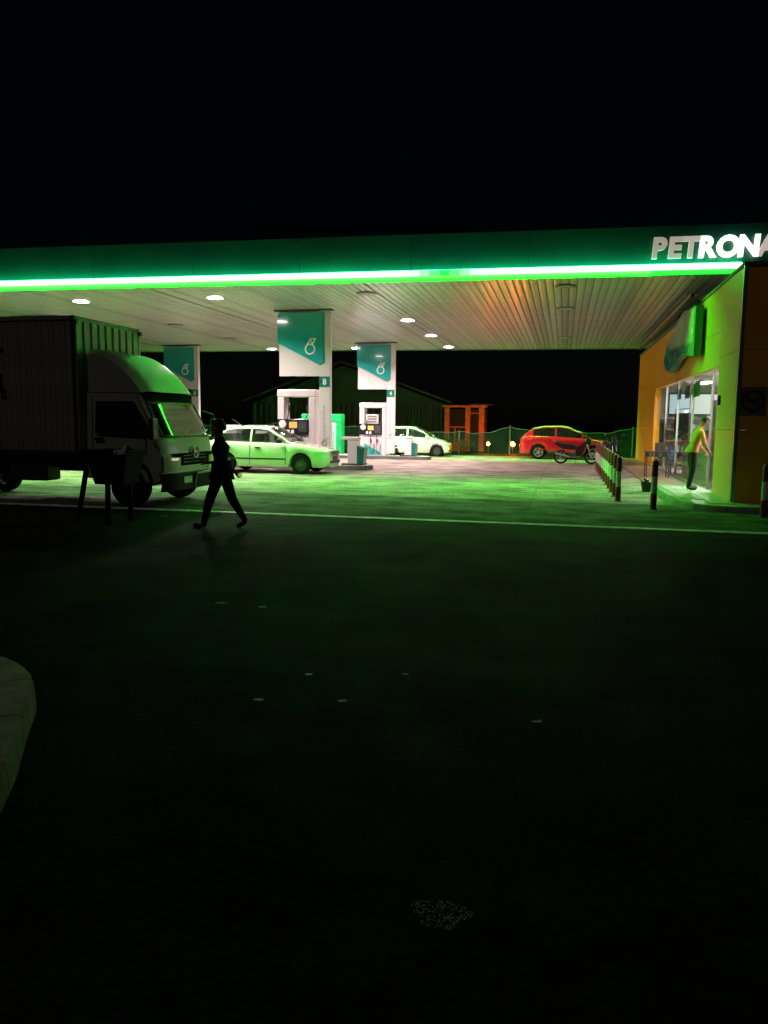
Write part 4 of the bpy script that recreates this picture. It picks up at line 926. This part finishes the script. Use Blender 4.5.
# metal chair and pot outside the shop
t = thing('metal_chair', 'dark slatted metal chair standing by the shop window', 'chair', (2.75, 24.6, .05))
for x in (0, .42):
    for y in (0, .4): mb = MB(); mb.cyl((x, y, 0), (x, y, .45 if y < .2 else .92), .016); mb.build('leg', DKST, t)
mb = MB(); mb.box(-.03, .45, -.03, .43, .452, .48, .008); mb.build('seat', DKST, t)
for k in range(4): mb = MB(); mb.box(.02+.105*k, .09+.105*k, .39, .41, .62, .90); mb.build('back_slat', DKST, t)
mb = MB(); mb.box(-.02, .44, .385, .415, .902, .95); mb.build('back_rail', DKST, t)
t = thing('folding_table', 'small dark table with cloth edge beside the metal chair', 'table', (2.35, 23.3, .05))
for x in (0, .6):
    for y in (0, .5): mb = MB(); mb.cyl((x, y, 0), (x, y, .72), .016); mb.build('leg', DKST, t)
mb = MB(); mb.box(-.05, .65, -.05, .55, .723, .75, .006); mb.build('table_top', BLACK, t)
for k in range(6): mb = MB(); mb.box(-.04+.115*k, .06+.115*k, -.056, -.051, .60, .722); mb.build('cloth_edge', DKST if k % 2 else BLACK, t)
t = thing('potted_plant', 'small pale potted plant behind the corner bollard', 'plant', (1.92, 18.9, .011))
mb = MB(); mb.lathe([(.001, 0), (.09, 0), (.13, .2), (.14, .22), (.12, .22), (.11, .19), (.001, .19)], 14); mb.build('pot', BLACK, t, smooth=35)
LEAF = mat('pale_leaf', (.16, .22, .09), .5, var=.4)
for k in range(16):
    q = random.uniform(0, 6.3); e = random.uniform(.3, 1.2); l = random.uniform(.14, .26); mb = MB(); d_ = Vector((math.cos(q)*math.cos(e), math.sin(q)*math.cos(e), math.sin(e))); n_ = Vector((-math.sin(q), math.cos(q), 0))
    p = Vector((0, 0, .2)); mb.add([p, p+d_*l*.5+n_*.05, p+d_*l-Vector((0, 0, .05)), p+d_*l*.5-n_*.05, p+d_*l*.5-Vector((0, 0, .012))], [(0, 1, 4), (1, 2, 4), (2, 3, 4), (3, 0, 4)]); mb.build('leaf', LEAF, t)

# ================================================================== PEOPLE
def skin_person(name, label, loc, rz, J, E, Rd, zones, mats, root='pelvis', hair=None):
    names = list(J); me = bpy.data.meshes.new(name); me.from_pydata([J[k] for k in names], [(names.index(a), names.index(b)) for a, b in E], [])
    o = bpy.data.objects.new(name, me); COL.objects.link(o)
    sm = o.modifiers.new('skin', 'SKIN'); sm.use_smooth_shade = True; sm.branch_smoothing = .6
    for i, k in enumerate(names):
        r = Rd[k]; v = me.skin_vertices[0].data[i]; v.radius = r if isinstance(r, tuple) else (r, r); v.use_root = (k == root)
    ss = o.modifiers.new('sub', 'SUBSURF'); ss.levels = 2; ss.render_levels = 2
    dg = bpy.context.evaluated_depsgraph_get(); em = bpy.data.meshes.new_from_object(o.evaluated_get(dg)); bpy.data.objects.remove(o)
    for m_ in mats: em.materials.append(m_)
    for p in em.polygons: p.use_smooth = True; p.material_index = zones(Vector(p.center))
    o = bpy.data.objects.new(name, em); COL.objects.link(o); o.location = loc; o.rotation_euler = (0, 0, rz); tag(o, label, 'person')
    return o
def hand(J, E, Rd, side, wrist, dirv, up):
    d = Vector(dirv).normalized(); u = Vector(up).normalized(); s = d.cross(u); w = Vector(wrist); pm = w+d*.055
    J['palm'+side] = tuple(pm); Rd['palm'+side] = (.030, .020); E.append(('wr'+side, 'palm'+side))
    for i, (off, ln) in enumerate(((-.030, .062), (-.010, .072), (.010, .068), (.028, .052))):
        a = pm+s*off+d*.035; b = a+d*ln*.5-u*.008; c = a+d*ln*.85-u*.032
        for k, p in enumerate((a, b, c)): J['f%d%d%s' % (i, k, side)] = tuple(p); Rd['f%d%d%s' % (i, k, side)] = .0085-.001*k
        E += [('palm'+side, 'f%d0%s' % (i, side)), ('f%d0%s' % (i, side), 'f%d1%s' % (i, side)), ('f%d1%s' % (i, side), 'f%d2%s' % (i, side))]
    a = w+d*.03-s*.03; b = a+d*.035-s*.02-u*.015; J['t0'+side] = tuple(a); J['t1'+side] = tuple(b); Rd['t0'+side] = .011; Rd['t1'+side] = .009
    E += [('wr'+side, 't0'+side), ('t0'+side, 't1'+side)]
SKIN = mat('skin', (.34, .19, .12), .55, var=.05); HAIR = mat('hair', (.012, .010, .009), .6, bump=.6, bs=80, stretch=(1, 1, .2))
def head_parts(o, c, r, face):
    """hair, nose, ears as children; face = +x direction tilted"""
    q = Vector((1, 0, 0)).rotation_difference(Vector(face)); c = Vector(c)
    mb = MB(); rows = []
    for i in range(9):
        ph = R(118)*i/8
        rows.append([tuple(c+q @ Vector((-.014+(r[0]+.006)*math.sin(ph)*math.cos(a), (r[1]+.007)*math.sin(ph)*math.sin(a), .014+(r[2]+.010)*math.cos(ph) if not (math.cos(a) > .35 and ph > R(62)) else .014+(r[2]+.010)*math.cos(R(62))))) for a in [2*PI*j/20 for j in range(21)]])
    mb.grid(rows); mb.build('hair', HAIR, o, smooth=True)
    for s_ in (-1, 1): mb = MB(); mb.ball(tuple(c+q @ Vector((-.005, s_*(r[1]+.004), -.012))), (.022, .010, .030), 8, 6); mb.build('ear', SKIN, o, smooth=True)
    mb = MB(); mb.add([tuple(c+q @ Vector(p)) for p in ((r[0]-.004, 0, .012), (r[0]+.022, 0, -.022), (r[0]-.006, .015, -.03), (r[0]-.006, -.015, -.03))], [(0, 1, 2), (0, 3, 1), (1, 3, 2)]); mb.build('nose', SKIN, o)
    for s_ in (-1, 1): mb = MB(); mb.ball(tuple(c+q @ Vector((r[0]-.012, s_*.030, .012))), (.008, .012, .008), 8, 6); mb.build('eye', mat('eye', (.03, .02, .02), .1), o)
    mb = MB(); mb.ball(tuple(c+q @ Vector((r[0]-.012, 0, -.055))), (.010, .024, .007), 8, 6); mb.build('mouth', mat('lips', (.25, .08, .07), .5), o)
# walking person (x = walking direction)
J = {'pelvis': (.0, 0, .80), 'waist': (.01, 0, .93), 'chest': (.015, 0, 1.10), 'upper': (.015, 0, 1.21), 'neck0': (.022, 0, 1.30), 'neck': (.034, 0, 1.36), 'head0': (.045, 0, 1.42), 'head1': (.045, 0, 1.50), 'head2': (.03, 0, 1.54),
     'hipL': (.01, .085, .77), 'kneeL': (.16, .09, .43), 'ankL': (.255, .09, .085), 'heelL': (.245, .09, .045), 'toeL': (.38, .095, .04), 'tipL': (.43, .095, .04),
     'hipR': (-.01, -.085, .77), 'kneeR': (-.12, -.085, .43), 'ankR': (-.31, -.085, .14), 'heelR': (-.33, -.085, .10), 'toeR': (-.23, -.085, .038), 'tipR': (-.18, -.085, .033),
     'shL': (.01, .175, 1.235), 'elL': (-.10, .215, 1.00), 'wrL': (-.27, .20, .88), 'shR': (.01, -.175, 1.235), 'elR': (.06, -.205, .985), 'wrR': (.28, -.17, .955)}
Rd = {'pelvis': (.15, .105), 'waist': (.145, .118), 'chest': (.172, .132), 'upper': (.155, .118), 'neck0': (.092, .085), 'neck': (.068, .070), 'head0': (.062, .075), 'head1': (.074, .09), 'head2': (.062, .075),
      'hipL': (.10, .10), 'kneeL': .074, 'ankL': .048, 'heelL': .042, 'toeL': (.042, .035), 'tipL': (.034, .024), 'hipR': (.10, .10), 'kneeR': .074, 'ankR': .048, 'heelR': .042, 'toeR': (.042, .035), 'tipR': (.034, .024),
      'shL': .066, 'elL': .047, 'wrL': .030, 'shR': .066, 'elR': .047, 'wrR': .030}
E = [('pelvis', 'waist'), ('waist', 'chest'), ('chest', 'upper'), ('upper', 'neck0'), ('neck0', 'neck'), ('neck', 'head0'), ('head0', 'head1'), ('head1', 'head2')]
for s_ in 'LR': E += [('pelvis', 'hip'+s_), ('hip'+s_, 'knee'+s_), ('knee'+s_, 'ank'+s_), ('ank'+s_, 'heel'+s_), ('heel'+s_, 'toe'+s_), ('toe'+s_, 'tip'+s_), ('upper', 'sh'+s_), ('sh'+s_, 'el'+s_), ('el'+s_, 'wr'+s_)]
hand(J, E, Rd, 'L', J['wrL'], (-.6, 0, -.5), (0, 1, 0)); hand(J, E, Rd, 'R', J['wrR'], (.9, 0, .05), (0, -1, 0))
def zn(c):
    if c.z > 1.35: return 0
    if abs(c.x) > .2 and .75 < c.z < 1.02: return 0
    if c.z > .80: return 1
    if c.z > .105: return 2
    return 3
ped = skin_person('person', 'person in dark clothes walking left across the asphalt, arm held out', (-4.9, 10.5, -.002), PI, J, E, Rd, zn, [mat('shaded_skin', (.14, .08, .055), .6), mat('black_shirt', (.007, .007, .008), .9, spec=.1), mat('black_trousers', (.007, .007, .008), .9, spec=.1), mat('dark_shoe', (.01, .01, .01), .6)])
mb = MB(); rows = []
for i in range(7):
    z = 1.0-.045*i; rows.append([((.135+.008*i+.006*math.sin(4*q+i))*math.cos(q)+.0, (.168+.006*i)*math.sin(q), z) for q in [2*PI*j/20 for j in range(21)]])
mb.grid(rows); mb.build('shirt_hem', mat('black_shirt', (0, 0, 0)), ped, smooth=True)
head_parts(ped, (.045, 0, 1.485), (.106, .088, .114), (1, 0, -.05))
# customer bending at the shop door (x = facing direction, into the shop)
J = {'pelvis': (-.06, 0, .86), 'waist': (-.01, 0, 1.00), 'chest': (.045, 0, 1.22), 'neck0': (.085, 0, 1.375), 'neck': (.135, 0, 1.44), 'head0': (.20, 0, 1.49), 'head1': (.235, 0, 1.555), 'head2': (.22, 0, 1.595),
     'hipL': (-.05, .085, .83), 'kneeL': (.0, .09, .45), 'ankL': (-.04, .09, .085), 'heelL': (-.05, .09, .045), 'toeL': (.09, .10, .04), 'tipL': (.15, .10, .035),
     'hipR': (-.05, -.085, .83), 'kneeR': (-.05, -.10, .45), 'ankR': (-.13, -.10, .085), 'heelR': (-.14, -.10, .045), 'toeR': (.0, -.11, .04), 'tipR': (.06, -.11, .035),
     'shL': (.07, .195, 1.31), 'elL': (.13, .235, 1.06), 'wrL': (.26, .17, .90), 'shR': (.07, -.195, 1.31), 'elR': (.12, -.235, 1.05), 'wrR': (.25, -.17, .88)}
Rd2 = {k: v for k, v in Rd.items() if k in J}; Rd2['hipL'] = Rd2['hipR'] = (.088, .09); Rd2['chest'] = (.18, .14); Rd2['waist'] = (.155, .128); E2 = [e for e in E if e[0] in J and e[1] in J]+[('chest', 'neck0'), ('chest', 'shL'), ('chest', 'shR')]
hand(J, E2, Rd2, 'L', J['wrL'], (.4, 0, -.8), (0, 1, 0)); hand(J, E2, Rd2, 'R', J['wrR'], (.4, 0, -.8), (0, -1, 0))
def zn2(c):
    if c.x > .105 and c.z > 1.405: return 0
    if c.z > .93:
        if c.x > .125 and abs(c.y) > .13 and c.z < 1.15: return 0
        return 1
    if c.x > .2 and c.z > .6: return 0
    if c.z > .105: return 2
    return 3
cus = skin_person('person', 'person in mustard shirt and dark trousers bending at the shop door', (2.86, 18.42, .13), R(10), J, E2, Rd2, zn2, [SKIN, mat('mustard_shirt', (.66, .25, .07), .85, bump=.3, bs=12), mat('dark_jeans', (.014, .015, .02), .9), mat('dark_shoe', (0, 0, 0))])
mb = MB(); rows = []
for i in range(6):
    z = 1.02-.035*i; rows.append([((.112+.006*i+.006*math.sin(4*q+i))*math.cos(q)-.012-.012*i, (.16+.006*i)*math.sin(q), z) for q in [2*PI*j/20 for j in range(21)]])
mb.grid(rows); mb.build('shirt_hem', MATS['mustard_shirt'], cus, smooth=True)
head_parts(cus, (.22, 0, 1.535), (.088, .072, .10), (.9, 0, -.5))

# ================================================================== BACKGROUND
# sagging green net fence on posts
NET = mat('green_net', (.012, .034, .02), .8, var=.3, vs=2.5, bump=.8, bs=4)
n_ = NET.node_tree; tr_ = n_.nodes.new('ShaderNodeBsdfTransparent'); mx_ = n_.nodes.new('ShaderNodeMixShader'); mx_.inputs[0].default_value = .62
n_.links.new(tr_.outputs[0], mx_.inputs[1]); n_.links.new(n_.nodes['Principled BSDF'].outputs[0], mx_.inputs[2]); n_.links.new(mx_.outputs[0], n_.nodes['Material Output'].inputs[0])
fp = [-24, -17.3, -10.6, -5.9, -3.0, .4, 3.68, 8]; fh = [1.6, 1.6, 1.6, 1.25, 1.58, 1.40, 1.56, 1.5]
fen = thing('net_fence', 'sagging dark green net fence along the back of the station', 'fence', (0, 44.5, -.25))
for x, h in zip(fp, fh): mb = MB(); mb.cyl((x, -.03, 0), (x, -.03, h+.08), .04, n=8); mb.build('fence_post', mat('post_grey', (.16, .18, .17), .6), fen)
for (x0, h0), (x1, h1) in zip(list(zip(fp, fh))[:-1], list(zip(fp, fh))[1:]):
    rows = []
    for i in range(25):
        q = i/24; tp_ = h0+(h1-h0)*q-.22*math.sin(q*PI)+.03*math.sin(q*17+x0)
        rows.append([(x0+(x1-x0)*q, .05*math.sin(q*11+k*1.3+x0)+.01*k, tp_*k/6) for k in range(7)])
    mb = MB(); mb.grid(rows); mb.build('net', NET, fen, smooth=True)
    mb = MB()
    for a, b in zip(rows[:-1], rows[1:]): mb.cyl(a[-1], b[-1], .018, n=5)
    mb.build('top_rope', mat('rope', (.22, .28, .24), .7), fen)
# orange lanterns
ORL = emis('orange_lamp', (1, .16, .008), 800)
for a, d, lb in ((-4.25, 44.75, 'small glowing orange lantern, left of the pair at the net fence'), (-2.85, 44.75, 'larger glowing orange lantern nearest the red crossover')):
    t = thing('lantern', lb, 'lantern', (a, d, -.25), 0, 'orange lanterns by the fence')
    mb = MB(); mb.cyl((0, .06, 0), (0, .06, .75), .03, n=8); mb.build('post', DKST, t)
    mb = MB(); mb.ball((0, -.02, .57),   .12 if a > -3.5 else .09); mb.build('bulb', ORL, t, smooth=True)
    mb = MB(); mb.lathe([(.14, .70), (.04, .80), (.001, .81)], 14); mb.build('hood', DKST, t)
# brick gate house frame lit orange
BRK = mat('orange_brick', (.5, .13, .04), .8, var=.3, vs=5, bump=.5)
t = thing('gate_house', 'small open brick gatehouse frame glowing orange behind the fence', 'gatehouse', (-7.25, 47.6, -.25))
def brick_post(x0, x1, y0, y1, z0, z1):
    z = z0; k = 0; nx = max(1, round((x1-x0)/.3)); 
    while z < z1-.05:
        for i in range(nx):
            a = x0+(x1-x0)*i/nx; b = x0+(x1-x0)*(i+1)/nx; mb = MB(); mb.box(a+.006, b-.006, y0+random.uniform(0, .015), y1, z+.005, z+.145, .006); mb.build('brick', BRK, t)
        z += .15; k += 1
brick_post(0, .28, 0, .3, 0, 2.68); brick_post(1.28, 1.58, 0, .3, 0, 2.68); brick_post(2.12, 2.45, 0, .3, 0, 2.68)
for i in range(5): 
    for k in range(4): mb = MB(); mb.box(.29+.198*i, .48+.198*i, .04, .28, .14*k, .14*k+.13, .006); mb.build('brick', BRK, t)
mb = MB(); mb.box(-.15, 2.6, -.12, .5, 2.69, 2.82, .02); mb.build('lintel', BRK, t)
mb = MB(); mb.box(1.5, 3.0, -.2, .5, 2.83, 2.9, .02); mb.build('roof', mat('dark_tile', (.06, .045, .035), .8), t)
for x0, x1, z in ((.28, 1.28, 1.45), (1.58, 2.12, 2.3)): mb = MB(); mb.box(x0, x1, .1, .16, z, z+.07); mb.build('crossbar', BRK, t)
mb = MB(); mb.box(.6, .68, .1, .16, .58, 1.44); mb.build('crossbar', BRK, t)
mb = MB(); mb.box(0, 2.45, 1.6, 1.7, 0, 2.6); mb.build('rear_wall', mat('gate_rear', (.05, .03, .025), .9), t)
# dark sheet clad shed and gable roof behind
t = thing('dark_shed', 'dark ribbed sheet shed with gable roof in the night behind column 4', 'shed', (-21, 50, -.25))
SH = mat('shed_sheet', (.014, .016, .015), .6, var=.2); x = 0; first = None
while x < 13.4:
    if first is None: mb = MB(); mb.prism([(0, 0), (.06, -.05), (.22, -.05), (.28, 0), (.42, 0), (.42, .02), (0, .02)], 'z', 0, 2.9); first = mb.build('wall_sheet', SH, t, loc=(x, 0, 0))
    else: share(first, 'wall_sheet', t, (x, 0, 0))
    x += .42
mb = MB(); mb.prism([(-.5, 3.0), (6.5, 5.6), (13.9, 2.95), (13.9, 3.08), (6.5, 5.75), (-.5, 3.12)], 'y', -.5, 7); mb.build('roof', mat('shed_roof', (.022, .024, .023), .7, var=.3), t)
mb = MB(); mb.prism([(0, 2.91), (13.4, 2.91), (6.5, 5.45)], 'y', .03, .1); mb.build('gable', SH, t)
# shrubs by the fence
SHL = mat('shrub_leaf', (.05, .085, .03), .6, var=.5, vs=6)
def shrub(label, loc, r, h, n):
    t = thing('shrub', label, 'shrub', loc, 0, 'shrubs by the fence'); mb = MB()
    for k in range(n):
        p = Vector((random.gauss(0, r*.45), random.gauss(0, r*.3), h*(.12+.85*random.random()**.8))); p.x *= 1.15-.5*(p.z/h)
        q = random.uniform(0, 6.3); e = random.uniform(-.5, 1); d = Vector((math.cos(q)*math.cos(e), math.sin(q)*math.cos(e), math.sin(e))); s_ = d.cross(Vector((.3, .2, 1))).normalized(); l = random.uniform(.07, .14)
        mb.add([p, p+d*l*.5+s_*l*.22, p+d*l, p+d*l*.5-s_*l*.22], [(0, 1, 2, 3)])
    mb.build('foliage', SHL, t, fix=False); mb = MB()
    for k in range(4): mb.cyl((0, 0, 0), (random.uniform(-r, r)*.5, random.uniform(-r, r)*.3, h*.7), .02, .008, 6)
    mb.build('stem', mat('bark', (.06, .045, .03), .9), t)
shrub('leafy shrub just right of the hatchback nose', (-6.6, 43.6, -.25), .8, .95, 700); shrub('lower shrub between the hatchback and the orange gatehouse', (-5.6, 43.7, -.25), .7, .8, 600); shrub('shrub in front of the net fence left of the hatchback', (-12.5, 43.8, -.25), .9, 1.0, 600)
